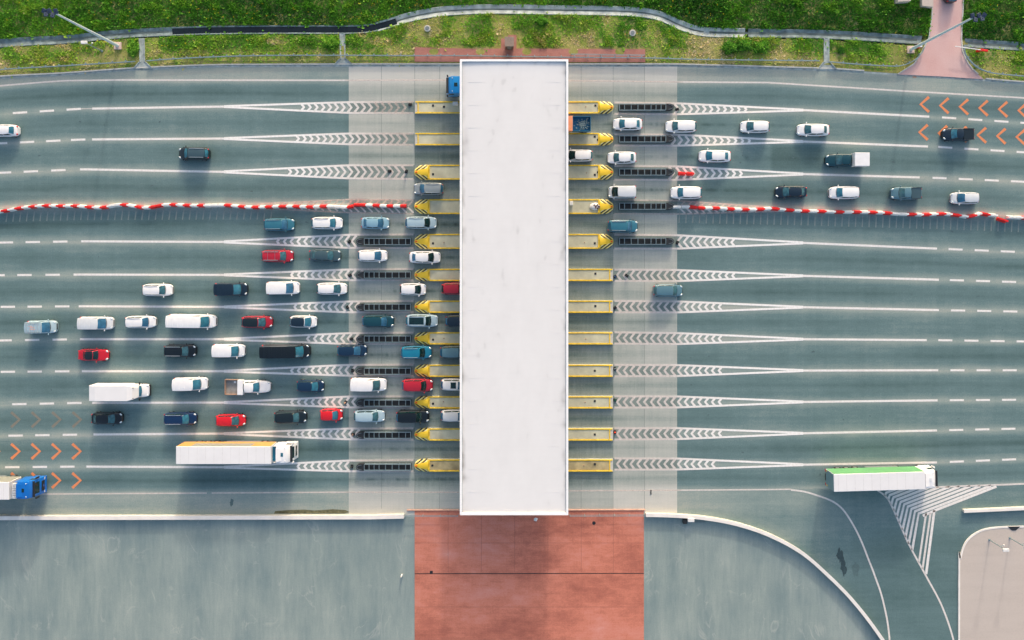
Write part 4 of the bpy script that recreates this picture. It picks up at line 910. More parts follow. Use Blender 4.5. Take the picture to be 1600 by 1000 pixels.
#  kind, x0, x1, y, dir, colour, label, options
CARS = [
 ('sedan', -17, 31, 204, -1, 'white', 'white sedan cut off by the left edge of the photo, second lane from the top', {}),
 ('suv', 280, 329, 240, -1, 'black2', 'lone black estate car with pale roof rails driving left, above the barriers', dict(rails='chrome', roofc='grey')),
 ('sedan', 957, 1004, 194, -1, 'white', 'white sedan just right of the blue bed truck, top queue', {}),
 ('wagon', 1039, 1088, 197.5, -1, 'white', 'white estate car second in the top queue right of canopy', {}),
 ('hatch', 1156, 1202, 198, -1, 'white', 'white hatchback third car in the top queue right of canopy', dict(glass='glass')),
 ('sedan', 1244, 1296, 203, -1, 'white', 'white sedan last of the white cars in the top queue at right', {}),
 ('pickup', 1470, 1521, 210, -1, 'dnavy', 'dark pickup truck driving over the orange arrows at top right', dict(bed='cover')),
 ('hatch', 879, 926, 243, -1, 'white', 'white hatchback half hidden under the right side of the canopy', dict(winds='darkglass')),
 ('sedan', 949, 994, 246.5, -1, 'white', 'white sedan below the second crash cushion right of canopy', {}),
 ('sedan', 1091, 1142, 244, -1, 'white', 'white sedan alone between the second and third right gores', {}),
 ('pickup', 1288, 1351, 250.5, -1, 'dteal', 'dark blue pickup carrying a square white cargo box', dict(bed='box')),
 ('wagon', 647, 693, 295, -1, 'greysil', 'grey estate car left of the canopy between two yellow noses', dict(rails='chrome', roofc='greysil')),
 ('mpv', 950, 995, 300, -1, 'offwhite', 'silver white minivan below the third right crash cushion', dict(winds='darkglass')),
 ('suv', 1047, 1096, 301, -1, 'white', 'white sport utility car above the start of the right barriers', {}),
 ('sedan', 1210, 1261, 300, -1, 'dnavy', 'black sedan just above the right barrier line', {}),
 ('suv', 1294, 1342, 301, -1, 'white', 'white hatchback between the black sedan and the slate pickup', {}),
 ('pickup', 1390, 1439, 302, -1, 'bluegrey', 'slate blue pickup with covered bed above the right barriers', dict(bed='cover2')),
 ('hatch', 1484, 1529, 309.5, -1, 'offwhite', 'pale silver hatchback rightmost in the lane above the barriers', {}),
 ('suv', 413, 461, 351, 1, 'teal', 'steel blue car leftmost in the queue just below the barriers', dict(rails='chrome')),
 ('wagon', 487, 536, 348.5, 1, 'white', 'white estate car with bright roof rails just below the barriers', dict(rails='chrome')),
 ('sedan', 564, 609, 348.5, 1, 'ltblue', 'light blue sedan just below the barriers', {}),
 ('wagon', 633, 683, 348, 1, 'silver', 'pale silver estate car beside the fourth yellow nose', dict(rails='chrome', winds='darkglass')),
 ('suv', 949, 996, 353.5, 1, 'teal', 'steel blue car driving right below the fourth crash cushion', dict(rails='chrome')),
 ('wagon', 409, 459, 400, 1, 'dred', 'red estate car with silver roof bars, upper left queue', dict(bars=1)),
 ('sedan', 483, 533, 399, 1, 'grey', 'dark slate grey sedan behind the white hatchback in second queue', {}),
 ('hatch', 559, 606, 399.5, 1, 'white', 'white hatchback with red tail lights beside the fifth crash cushion', {}),
 ('sedan', 639, 689, 402, 1, 'white', 'white sedan with windscreen dark from canopy shade between the fifth and sixth noses', dict(winds='darkglass')),
 ('wagon', 223, 271, 453, 1, 'white', 'white estate car furthest left in the third queue below the barriers', dict(rails='chrome')),
 ('van', 333, 388, 452, 1, 'dnavy', 'dark navy van in the third queue below the barriers', {}),
 ('van', 415, 469, 450, 1, 'white', 'white panel van behind a white hatchback, third queue', {}),
 ('hatch', 495, 543, 451, 1, 'white', 'white hatchback left of the sixth island cushion, in front of the van', {}),
 ('hatch', 625, 666, 452, 1, 'white', 'small white hatchback with black rear window behind the red car', dict(glass='darkglass')),
 ('hatch', 690, 736, 451, 1, 'dred', 'red car half hidden under the left edge of the canopy', dict(glass='darkglass')),
 ('suv', 1020, 1066, 454, 1, 'bluegrey', 'lone blue grey car driving right on the empty lanes at right', {}),
 ('van', 38, 90, 511, 1, 'silver', 'pale van with a ladder rack and orange marks on its roof', dict(rack=1)),
 ('van', 120, 179, 505, 1, 'offwhite', 'silver white panel van second from left in the fourth queue', {}),
 ('wagon', 196, 245, 503, 1, 'white', 'white estate car directly behind the long white van', dict(rails='chrome')),
 ('bigvan', 258, 339, 502, 1, 'white', 'very long white van in the fourth queue below the barriers', {}),
 ('hatch', 377, 427, 503, 1, 'dred', 'red hatchback with a black roof', dict(roofc='black2')),
 ('hatch', 453, 496, 502.5, 1, 'white', 'small white hatchback with a black glass roof', dict(roofc='dnavy')),
 ('wagon', 566, 616, 502, 1, 'dteal', 'dark teal estate car beside the crash cushion of the seventh island', dict()),
 ('suv', 634, 685, 501, 1, 'silver', 'silver car with a dark glass roof between seventh and eighth noses', dict(sunroof=2, winds='darkglass', rails='chrome')),
 ('hatch', 696, 741, 501.5, 1, 'dnavy', 'dark car under the canopy edge in front of the silver car', {}),
 ('coupe', 122, 171, 554.5, 1, 'red', 'red convertible with a black soft top', dict(roofc='black2', glass='darkglass')),
 ('suv', 257, 308, 548, 1, 'black', 'black estate car with silver roof rails, fifth queue', dict(rails='chrome')),
 ('van', 330, 384, 548, 1, 'white', 'small white van between two black vehicles', {}),
 ('bigvan', 404, 486, 549, 1, 'black', 'very long black van', dict(glass='darkglass')),
 ('hatch', 527, 574, 547.5, 1, 'navy', 'navy blue hatchback just left of the eighth island cushion', {}),
 ('suv', 626, 675, 550.5, 1, 'brightteal', 'bright blue car with pale roof rails beside the eighth nose', dict(rails='chrome', winds='darkglass')),
 ('suv', 688, 735, 550, 1, 'dteal', 'dark teal car under the canopy edge in front of the bright blue car', dict(roofc='bluegrey')),
 ('van', 268, 326, 600, 1, 'white', 'white van between the box truck and the white dropside pickup', {}),
 ('pickup', 356, 424, 604, 1, 'white', 'white crew cab pickup with an open brown load bed', dict(bed='open')),
 ('hatch', 464, 507, 603, 1, 'navy', 'small navy blue hatchback between the white pickup and white van', {}),
 ('van', 546, 605, 601, 1, 'white', 'white van beside the ninth crash cushion', {}),
 ('suv', 628, 677, 602, 1, 'dred', 'red car between the ninth and tenth yellow noses', dict(winds='darkglass')),
 ('hatch', 689, 735, 601, 1, 'white', 'white car with dark sunroof under the canopy edge', dict(sunroof=1)),
 ('sedan', 143, 193, 653.5, 1, 'black', 'black sedan leftmost in the lowest queue, below the box truck', {}),
 ('suv', 257, 309, 654, 1, 'midblue', 'dark blue car with silver roof rails in the lowest queue', dict(rails='chrome')),
 ('hatch', 337, 385, 656.5, 1, 'redo', 'bright red hatchback in the lowest queue behind a black car', {}),
 ('suv', 429, 480, 651.5, 1, 'black2', 'black car between two red hatchbacks in the lowest queue', {}),
 ('hatch', 500, 536, 648, 1, 'redo', 'tiny bright red hatchback left of the tenth crash cushion', {}),
 ('wagon', 553, 602, 650, 1, 'silver', 'silver estate car in front of the tiny red hatchback', {}),
 ('suv', 619, 671, 651, 1, 'black', 'black car between the tenth and eleventh yellow noses', dict(winds='darkglass')),
 ('hatch', 689, 735, 649.5, 1, 'offwhite', 'white car with red lights under the canopy edge, lowest queue', {}),
]
CATN = dict(sedan=('sedan_car', 'car'), hatch=('hatchback_car', 'car'), wagon=('estate_car', 'car'), suv=('sport_utility_car', 'car'), pickup=('pickup_truck', 'pickup truck'), mpv=('minivan', 'minivan'), van=('panel_van', 'van'), bigvan=('long_van', 'van'), coupe=('convertible_car', 'car'))
GRP = {'car': 'cars queueing at and leaving the toll gates', 'van': 'vans queueing at the toll gates', 'pickup truck': 'pickup trucks among the cars', 'minivan': None}
for ci, (kind, xa, xb, yc, d, colour, label, op) in enumerate(CARS):
    K = KIND[kind]; H = K['H']
    hr = {'van': 1.8, 'bigvan': 2.3, 'mpv': 1.4}.get(kind, .75); hf = .55      # heights of the rear and front silhouette ends
    def xw(px, rear):
        outer = (px < CX) == (px == min(xa, xb))
        h = (hr if rear else hf) if outer else .35
        return P(px, 0, h)[0]
    Xa = xw(xa, d == 1); Xb = xw(xb, d == -1)
    L = min(max(Xb - Xa, 3.3), 8.2); xc = (Xa + Xb) / 2; Y = P(0, yc, .45 * H)[1]
    nm, cat = CATN[kind]
    t = thing(nm, label, cat, (xc, Y, .006), (0 if d == 1 else math.pi) + R(random.uniform(-.9, .9)), GRP[cat])
    bed = op.get('bed'); cpar = 'paint_' + colour
    kw = {a: b for a, b in op.items() if a in ('rails', 'glass', 'sunroof', 'winds')}
    if 'roofc' in op: kw['roofc'] = 'paint_' + op['roofc']
    L = round(L, 1); W_ = WID[kind]
    if kind == 'bigvan': kw.setdefault('winds', 'glass')
    q = dress(t, kind, L, W_, cpar, **kw)
    x_b = q['xrb'] - .12; x_e = -L / 2 + .12; W2h = q['W2'] * .86; z = .98 * 1.16
    if bed in ('cover', 'cover2'):
        link('bed_cover', MB().box(x_e + .05, x_b, -W2h, W2h, z - .05, z + .08, .03), 'paint_grey' if bed == 'cover2' else 'paint_black2', t)
        m = MB()
        for s in (-1, 1): m.box(x_e, x_b, s * W2h - .03, s * W2h + .03, z + .02, z + .13)
        link('bed_rail', m, 'black', t)
    if bed == 'box':
        link('cargo_box', MB().box(-L / 2 - .1, x_b - .1, -1.0, 1.0, .75, 2.15, .05), 'paint_white', t); link('box_door', MB().box(-L / 2 - .13, -L / 2 - .1, -.9, .9, .85, 2.05), 'paint_offwhite', t)
    if bed == 'open':
        xo = q['xrb'] - .75
        link('bed_floor', MB().box(-L / 2 - .1, xo, -1.1, 1.1, 1.12, 1.2), M('bed_grey', lin(150, 146, 140), .7, 0, .25, 1.5), t)
        m = MB()
        for s in (-1, 1): m.box(-L / 2 - .1, xo, s * 1.1 - .05, s * 1.1 + .05, 1.2, 1.6)
        m.box(-L / 2 - .15, -L / 2 - .05, -1.15, 1.15, 1.2, 1.6); link('dropside', m, 'brown', t)
        link('tool_box', MB().box(xo + .02, q['xrb'] + .1, -1.12, 1.12, 1.0, 1.75, .06), 'paint_white', t)
        o = link('spare_tyre', MB().tube((0, 0, 1.2), (0, 0, 1.35), .17, .17, 12), 'whitep', t); o.location = (xo - .45, .75, 0)
    if op.get('bars'):
        for f_ in (.25, .7): link('roof_bar', MB().box(-.02, .02, -.62, .62, 1.53, 1.56), 'rim', t).location.x = q['xft'] + (q['xrt'] - q['xft']) * f_
        for s in (-1, 1): link('roof_rail', vehicle_meshes(kind, L, W_)['rail'], 'chrome', t).location.y = s * q['rail']
    if op.get('rack'):
        for s in (-1, 1): link('roof_rail', MB().box(q['xrt'] + .1, q['xft'] - .1, s * .72 - .03, s * .72 + .03, 2.05, 2.1), 'grey', t)
        for k in range(5): link('roof_bar', MB().box(-.03, .03, -.72, .72, 2.04, 2.09), 'chrome', t).location.x = q['xrt'] + .3 + k * .55
        link('roof_mark', MB().box(-.7, .0, -.06, .06, 1.99, 2.02, .01).box(-.9, -.3, .18, .26, 1.99, 2.02, .01).box(-.8, .1, -.3, -.22, 1.99, 2.02, .01), M('faded_orange_mark', lin(226, 160, 140), .6), t).location.x = q['xrt'] + 1.5
    if kind in ('van', 'bigvan') and not op.get('rack'):
        m = MB(); x = q['xrt'] + .25
        while x < q['xft'] - .5: m.box(x, x + .05, -q['W2'] * .72, q['W2'] * .72, q['roofz'] - .02, q['roofz'] + .024); x += .75
        link('roof_rib', m, cpar, t)

# ------------------------------------------------------------------ trucks
def wheels(t_, xs_, wy, r=.5, wdt=.32):
    wm = MB().tube((0, -wdt / 2, 0), (0, wdt / 2, 0), r, r, 20).mesh('wheel', 40); rm = MB().tube((0, -wdt / 2 - .01, 0), (0, wdt / 2 + .01, 0), r * .55, r * .55, 14).mesh('rim', 40)
    for x in xs_:
        for s in (-1, 1):
            o = link('wheel', wm, 'tyre', t_); o.location = (x, s * wy, r); link('rim', rm, 'rim', o)
def tractor(t_, xf, colour, h=3.6, hatchc='darkglass', deflector=True, bonnet=0.0, low=False):
    """cab with its front at x = xf, facing +x"""
    Lc = 2.25; W_ = 1.24
    prof = [(0, .55), (.02, 1.25), (-.12, 1.9), (-.42, h - .55), (-.78, h - .12), (-1.2, h), (-Lc, h), (-Lc, .9), (-1.6, .9), (-1.6, .55)]
    pr = [(xf + a, b) for a, b in prof]
    b = MB(); n = len(pr); vs = []
    rows = ((-1, .0), (-.97, .97), (-.9, 1), (0, 1.0), (.9, 1), (.97, .97), (1, 0))
    ys_ = [-W_, -W_ * .98, -W_ * .9, 0, W_ * .9, W_ * .98, W_]; ins = [.12, .04, 0, -.02, 0, .04, .12]
    for y_, i_ in zip(ys_, ins): vs += [(a - (i_ if a > xf - .5 else 0), y_, z_ - (i_ * .6 if z_ > 1.5 else 0)) for a, z_ in pr]
    fs_ = [(i * n + j, i * n + (j + 1) % n, (i + 1) * n + (j + 1) % n, (i + 1) * n + j) for i in range(6) for j in range(n)] + [tuple(range(n)), tuple(range(7 * n - 1, 6 * n - 1, -1))]
    b.add(vs, fs_); cab = link('cab', b, colour, t_, 35)
    zb_, zt_ = 1.95, h - .62
    def ws(s, v):
        z_ = zb_ + (zt_ - zb_) * v; x_ = np.interp(z_, [1.9, h - .55], [xf - .12, xf - .42]); return (float(x_) + .03 - .08 * s * s * .5, s * W_ * .9, z_)
    link('windscreen', MB().patch(ws, [-1, -.6, -.2, .2, .6, 1], [0, .5, 1]).mesh('windscreen', 60), 'darkglass', cab)
    link('sun_visor', MB().box(xf - .42, xf - .05, -W_ * .92, W_ * .92, h - .66, h - .58, .02), 'black', cab)
    for s in (-1, 1):
        link('side_window', MB().box(xf - 1.15, xf - .4, s * W_ - .012, s * W_ + .012, 1.95, 2.75, .005), 'darkglass', cab)
        link('mirror', MB().box(xf - .3, xf - .12, s * (W_ + .22) - .12, s * (W_ + .22) + .12, 1.9, 2.7, .04), 'black' if colour != 'paint_white' else 'paint_white', cab)
        link('headlight', MB().box(xf - .04, xf + .03, s * .95 - .18, s * .95 + .18, .8, 1.0, .03), 'head', cab)
        link('beacon', MB().ball((xf - 1.0, s * .95, h - .02), .08, .08, .07), 'head', cab)
    link('bumper', MB().box(xf - .1, xf + .06, -W_, W_, .4, .75, .05), colour, cab)
    link('grille', MB().box(xf - .02, xf + .035, -.75, .75, .95, 1.6, .02), 'black', cab)
    link('roof_hatch', MB().box(xf - 1.75, xf - 1.25, -.28, .28, h - .02, h + .04, .015), hatchc, cab)
    if deflector:
        d_ = MB(); d_.add([(xf - 1.5, -.9, h), (xf - 1.5, .9, h), (xf - 2.25, -1.0, h), (xf - 2.25, 1.0, h), (xf - 2.25, -1.0, h + .28), (xf - 2.25, 1.0, h + .28)], [(0, 1, 3, 2), (2, 3, 5, 4), (0, 4, 5, 1), (0, 2, 4), (1, 5, 3)])
        link('air_deflector', d_, colour, cab)
        for s in (-1, 1): link('side_fairing', MB().box(xf - 2.75, xf - 2.26, s * 1.2 - .03, s * 1.2 + .03, 1.0, h - .15, .02), colour, cab)
    return cab
def trailer(t_, xf, L, h, roofc, sidec, rearc='paint_offwhite', z0=1.15, W_=1.28, midc=None):
    b = link('cargo_body', MB().box(xf - L, xf, -W_, W_, z0, h, .05), roofc, t_)
    for s in (-1, 1):
        if midc:
            link('side_panel', MB().box(xf - L + .05, xf - L + 2.1, s * (W_ + .012) - .01, s * (W_ + .012) + .01, z0 + .05, h - .12), sidec, b)
            link('side_panel', MB().box(xf - 2.9, xf - .05, s * (W_ + .012) - .01, s * (W_ + .012) + .01, z0 + .05, h - .12), sidec, b)
            link('side_panel', MB().box(xf - L + 2.1, xf - 2.9, s * (W_ + .012) - .01, s * (W_ + .012) + .01, z0 + 1.0, h - .12), midc, b)
            link('side_panel', MB().box(xf - L + 2.1, xf - 2.9, s * (W_ + .012) - .01, s * (W_ + .012) + .01, z0 + .05, z0 + .98), sidec, b)
        else:
            link('side_panel', MB().box(xf - L + .05, xf - .05, s * (W_ + .012) - .01, s * (W_ + .012) + .01, z0 + .05, h - .1), sidec, b)
        link('tail_light', MB().box(xf - L - .05, xf - L - .0, s * 1.0 - .18, s * 1.0 + .18, .95, 1.1), 'tail', b)
        link('rear_door', MB().box(xf - L - .035, xf - L - .003, min(0, s * (W_ - .04)), max(0, s * (W_ - .04)), z0 + .08, h - .1), rearc, b)
        link('marker_light', MB().box(xf - L - .05, xf - L - .03, s * 1.05 - .1, s * 1.05 + .1, z0 + .25, z0 + .55), 'yellow', b)
        link('side_skirt', MB().box(xf - L * .55, xf - 2.5, s * W_ - .03, s * W_ + .01, .5, z0 - .02), 'grey', b)
    link('chassis', MB().box(xf - L, xf, -.5, .5, .8, z0 - .01), 'black', b)
    m = MB(); x = xf - L + .6
    while x < xf - .5: m.box(x, x + .06, -W_ + .05, W_ - .05, h - .01, h + .008); x += 1.22
    link('roof_seam', m, M('trailer_seam', lin(222, 219, 217), .6), b)
    return b
BODYW = M('paint_trailer_white', lin(240, 237, 236, .93), .5, 0, .03, .6)
M('paint_trailer_mustard', lin(206, 150, 84), .5, 0, .05); M('paint_trailer_green', lin(98, 160, 110), .5, 0, .08, .5); M('paint_trailer_grey', lin(140, 142, 134), .5, 0, .1); M('paint_door_teal', lin(110, 140, 146), .5, 0, .08)
M('paint_cab_blue', lin(6, 104, 190), .3, 0, .05, 1, .5); M('paint_cab_cyan', lin(10, 128, 196), .3, 0, .05, 1, .5); M('paint_orange', lin(240, 156, 116), .5, 0, .08); M('paint_bed_blue', lin(36, 110, 146), .5, 0, .2, 1)
# white semi with mustard sides
Xr, _ = P(275, 0, 4.0); Xt, _ = P(423, 0, 4.0); _, Yt = P(0, 711.5, 4.0); Xf = P(461, 0, 2)[0]
t = thing('semi_truck', 'long white topped semi truck with mustard yellow sides at lower left', 'truck', (Xf, Yt, .006), 0)
tractor(t, 0, 'paint_white', 3.7, 'glass'); trailer(t, Xt - Xf, Xt - Xr, 4.0, BODYW, 'paint_trailer_mustard', 'paint_offwhite', midc='paint_trailer_grey')
link('chassis', MB().box(-5.8, -1.2, -.45, .45, .6, .95), 'black', t); link('back_panel', MB().box(-2.95, -2.3, -1.0, 1.0, 1.0, 3.2), M('paint_cab_teal', lin(10, 100, 130), .4), t)
wheels(t, [-1.3, -4.9], 1.05); wheels(t, [Xr - Xf + 2.0, Xr - Xf + 3.3, Xr - Xf + 4.6], 1.05)
# white and green semi, right
Xr, _ = P(1303, 0, 4.0); Xt, _ = P(1446, 0, 4.0); _, Yt = P(0, 752.5, 4.0); Xf = P(1467, 0, 3.4)[0]; Xm = (Xr + Xf) / 2
t = thing('semi_truck', 'white semi truck with bright green trailer side leaving at lower right', 'truck', (Xm, Yt, .006), R(1.6))
tractor(t, Xf - Xm, 'paint_white', 3.75, 'paint_offwhite'); trailer(t, Xt - Xm, Xt - Xr, 4.0, BODYW, 'paint_trailer_green', 'paint_door_teal')
link('chassis', MB().box(Xf - Xm - 5.8, Xf - Xm - 1.2, -.45, .45, .6, .95), 'black', t)
wheels(t, [Xf - Xm - 1.3, Xf - Xm - 4.9], 1.05); wheels(t, [Xr - Xm + 2.0, Xr - Xm + 3.3, Xr - Xm + 4.6], 1.05)
# blue cab with white trailer entering at the left edge
_, Yt = P(0, 766.5, 3.8); Xf = P(68, 0, 1.2)[0]
t = thing('semi_truck', 'blue cab semi truck with white trailer, cut off at the bottom left edge', 'truck', (Xf, Yt, .006), 0)
tractor(t, 0, 'paint_cab_blue', 3.75, 'darkglass'); trailer(t, -3.3, 13.6, 4.0, BODYW, 'paint_trailer_grey')
link('chassis', MB().box(-5.8, -1.2, -.45, .45, .6, .95), 'black', t)
link('air_vent', (lambda m: [m.box(-2.95, -2.3, -1.12 + .25 * k, -1.0 + .25 * k, 3.3, 3.9) for k in range(9)] and m)(MB()), 'paint_offwhite', t)
wheels(t, [-1.3, -4.9], 1.05); wheels(t, [-12.2, -13.5, -14.8], 1.05)
# blue lorry under the canopy
_, Yt = P(0, 132, 3.3); Xf = P(697.5, 0, 1.8)[0]
t = thing('lorry', 'bright blue lorry cab poking out of the top left of the canopy', 'truck', (Xf, Yt, .006), math.pi)
tractor(t, 0, 'paint_cab_cyan', 3.3, 'darkglass', False); trailer(t, -2.7, 7.2, 3.7, BODYW, 'paint_trailer_grey'); link('chassis', MB().box(-5.8, -1.2, -.45, .45, .6, .95), 'black', t)
wheels(t, [-1.3, -7.6], 1.05)
# tipper with blue bed and orange body, backing out of the canopy's right side
Xr = P(922.5, 0, 1.9)[0]; Xo = P(895.5, 0, 1.9)[0]; _, Yt = P(0, 193.7, 1.6)
t = thing('tipper_truck', 'small orange truck with a blue open bed of pale debris, right of canopy', 'truck', (Xr, Yt, .006), math.pi)
L_ = Xr - Xo; bx = lambda a, b, c, d_, e, f_, bv=0: MB().box(a, b, c, d_, e, f_, bv)
link('bed_floor', bx(0, L_, -1.05, 1.05, 1.0, 1.1), 'paint_bed_blue', t)
m = MB().box(0, L_, -1.1, -1.04, 1.0, 1.9).box(0, L_, 1.04, 1.1, 1.0, 1.9).box(-.06, 0, -1.1, 1.1, 1.0, 1.9).box(L_ - .0, L_ + .06, -1.1, 1.1, 1.0, 1.95); link('bed_side', m, 'paint_bed_blue', t)
m = MB(); rr = random.Random(9)
for k in range(120):
    x, y = rr.gauss(L_ * .42, .42), rr.gauss(-.05, .45)
    if .1 < x < L_ - .1 and abs(y) < .95: m.ball((x, y, 1.16 + rr.uniform(0, .12)), rr.uniform(.05, .16), rr.uniform(.05, .13), .06, 5, 3)
link('debris_load', m, M('pale_debris', lin(170, 186, 180), .9, 0, .4, 6), t)
link('orange_body', bx(L_ + .08, L_ + 1.8, -1.1, 1.1, .9, 2.1, .04), 'paint_orange', t)
link('cab', bx(L_ + 1.9, L_ + 3.7, -1.05, 1.05, .5, 2.5, .12), 'paint_orange', t); link('windscreen', bx(L_ + 3.66, L_ + 3.72, -.9, .9, 1.4, 2.2, .02), 'darkglass', t)
link('chassis', bx(0, L_ + 3.4, -.4, .4, .55, .9), 'black', t); wheels(t, [.8, L_ + 2.8], .9, .42, .28)
# white box truck
Xr = P(139, 0, 3.1)[0]; Xb = P(205, 0, 3.1)[0]; Xf = P(234, 0, .3)[0] + .15; _, Yt = P(0, 613.5, 2.6); Xm = (Xr + Xf) / 2
t = thing('box_truck', 'tall white box truck with rounded nose in the sixth queue', 'truck', (Xm, Yt - .02, .006), 0)
q = vehicle_meshes('van', 5.2, 2.0); g = q['geo']; o_ = Xf - Xm - 2.6
for nm in ('body', 'roof'):
    link(nm if nm == 'roof' else 'cab', q[nm], 'paint_white', t).location.x = o_
link('windscreen', q['windscreen'], 'glass', t).location.x = o_
for nm in ('side_window_a', 'side_window_b'): link('side_window', q[nm], 'darkglass', t).location.x = o_
for s in (-1, 1):
    o = link('headlight', q['headlight'], 'head', t); o.location = (g['hl'][0] + o_, s * g['hl'][1], g['hl'][2])
    o = link('mirror', q['mirror'], 'black', t); o.location = (g['mi'][0] + o_, s * (g['mi'][1] + .1), g['mi'][2] + .2); o.scale = (1.4, 1.8, 2.2)
bl, br = Xr - Xm, Xb - Xm
m = MB(); m.add([(x, y, z) for x, hw_, z0_, z1_ in ((bl, 1.15, .9, 3.05), (bl + .9, 1.15, .9, 3.2), (br - .6, 1.15, .9, 3.2), (br + .1, .95, 1.6, 3.05), (br + .6, .75, 2.0, 2.2)) for y, z in ((-hw_, z0_), (hw_, z0_), (hw_, z1_ - .06), (hw_ - .06, z1_), (-hw_ + .06, z1_), (-hw_, z1_ - .06))],
    [(i * 6 + j, i * 6 + (j + 1) % 6, (i + 1) * 6 + (j + 1) % 6, (i + 1) * 6 + j) for i in range(4) for j in range(6)] + [tuple(range(6)), tuple(range(29, 23, -1))])
link('cargo_box', m, BODYW, t); link('chassis', MB().box(bl, br, -.4, .4, .55, .9), 'black', t)
for s in (-1, 1): link('air_vent', MB().ball((br + .1, s * .75, 2.95), .22, .08, .08), 'grey', t); link('tail_light', MB().box(bl - .03, bl, s * .95 - .1, s * .95 + .1, .7, .95), 'tail', t)
link('bumper', MB().box(Xf - Xm - .12, Xf - Xm + .1, -.85, .85, .3, .62, .06), 'black', t)
wheels(t, [bl + 1.6, Xf - Xm - .95], .88, .38, .26)
# dark vehicle at the head of the brick path
X, Y = P(1486, -20, .9)
t = thing('sport_utility_car', 'dark car at the very top edge on the brick path', 'car', (X, Y, .11), R(90))
dress(t, 'suv', 4.5, 1.9, 'paint_black')

# ------------------------------------------------------------------ grass, weeds and flowers
def blocked(px, py):
    b = (px > 646) & (px < 1010) & (py > 73) | (px > 781) & (px < 809) & (py > 54)
    b |= (px > np.interp(py, [-400, 0, 60, 80, 100, 116], [1428, 1455, 1450, 1440, 1427, 1402])) & (px < np.interp(py, [-400, 0, 60, 83, 105, 124], [1522, 1505, 1502, 1504, 1516, 1537]))
    for x, a, b_ in ((222.5, 56, 110), (535.5, 50, 105), (1291, 56, 110)): b |= (abs(px - x) < 5 + np.clip((py - 92), 0, 10) * 1.1) & (py > a) & (py < b_)
    b |= (px > 1395) & (px < 1418) & (py < 7) | (px > 1433) & (px < 1455) & (py < 14)
    b |= (abs(px - 668) < 6) & (abs(py - 45) < 6) | (abs(px - 988) < 6) & (abs(py - 52) < 6) | (abs(px - 185) < 6) & (abs(py - 72) < 6)
    return b
def vnoise(x, y, sc, seed):
    # value noise on a lattice, numpy
    r = np.random.default_rng(seed); T = r.random((256, 256)); X = x / sc; Y = y / sc
    xi = np.floor(X).astype(int); yi = np.floor(Y).astype(int); fx = X - xi; fy = Y - yi; fx = fx * fx * (3 - 2 * fx); fy = fy * fy * (3 - 2 * fy)
    g = lambda a, b: T[a % 256, b % 256]
    return (g(xi, yi) * (1 - fx) + g(xi + 1, yi) * fx) * (1 - fy) + (g(xi, yi + 1) * (1 - fx) + g(xi + 1, yi + 1) * fx) * fy
def fbm(x, y, sc, seed): return .55 * vnoise(x, y, sc, seed) + .3 * vnoise(x, y, sc / 2.1, seed + 1) + .15 * vnoise(x, y, sc / 4.3, seed + 2)

def foliage_mesh(name, X, Y, Z, size, hgt, tone, nb, lean=.5):
    n = len(X); V = []; Tn = []
    for b in range(nb):
        a = rng.uniform(0, 2 * math.pi, n); ca, sa = np.cos(a), np.sin(a)
        w_ = size * rng.uniform(.25, .5, n); ln = hgt * rng.uniform(.5, 1.15, n); le = size * rng.uniform(.2, 1.2, n) * lean
        ox = X + rng.normal(0, 1, n) * size * .5; oy = Y + rng.normal(0, 1, n) * size * .5
        p0 = np.stack([ox - sa * w_, oy + ca * w_, Z + ln * .15], 1); p1 = np.stack([ox + sa * w_, oy - ca * w_, Z + ln * .15], 1)
        p2 = np.stack([ox + ca * le + sa * w_ * .3, oy + sa * le - ca * w_ * .3, Z + ln], 1); p3 = np.stack([ox + ca * le - sa * w_ * .3, oy + sa * le + ca * w_ * .3, Z + ln * .96], 1)
        V.append(np.stack([p0, p1, p2, p3], 1).reshape(-1, 3)); Tn.append(np.repeat(np.clip(tone + rng.normal(0, .09, n), 0, 1), 4))
    V = np.concatenate(V); Tn = np.concatenate(Tn); nf = len(V) // 4
    me = bpy.data.meshes.new(name); me.vertices.add(len(V)); me.vertices.foreach_set('co', V.ravel().astype(np.float32))
    me.loops.add(nf * 4); me.loops.foreach_set('vertex_index', np.arange(nf * 4, dtype=np.int32))
    me.polygons.add(nf); me.polygons.foreach_set('loop_start', np.arange(0, nf * 4, 4, dtype=np.int32)); me.polygons.foreach_set('loop_total', np.full(nf, 4, np.int32))
    me.update(calc_edges=True)
    at = me.attributes.new('tone', 'FLOAT', 'POINT'); at.data.foreach_set('value', Tn.astype(np.float32)); return me
def leafmat(name, stops):
    m = bpy.data.materials.new(name); m.use_nodes = True; n = m.node_tree.nodes; l = m.node_tree.links
    b = n['Principled BSDF']; b.inputs['Roughness'].default_value = .7; b.inputs['Specular IOR Level'].default_value = .2
    a = n.new('ShaderNodeAttribute'); a.attribute_name = 'tone'; cr = ramp(n, stops); l.new(a.outputs['Fac'], cr.inputs[0]); l.new(cr.outputs[0], b.inputs['Base Color'])
    tr = n.new('ShaderNodeBsdfTranslucent'); l.new(cr.outputs[0], tr.inputs[0]); mx = n.new('ShaderNodeMixShader'); mx.inputs[0].default_value = .3
    l.new(b.outputs[0], mx.inputs[1]); l.new(tr.outputs[0], mx.inputs[2]); l.new(mx.outputs[0], n['Material Output'].inputs[0]); MATS[name] = m; return m
grassm = leafmat('grass_blades', [(0, lin(58, 108, 44)), (.3, lin(98, 162, 52)), (.5, lin(132, 186, 62)), (.7, lin(166, 200, 72)), (.86, lin(200, 194, 118)), (1, lin(222, 204, 158))])
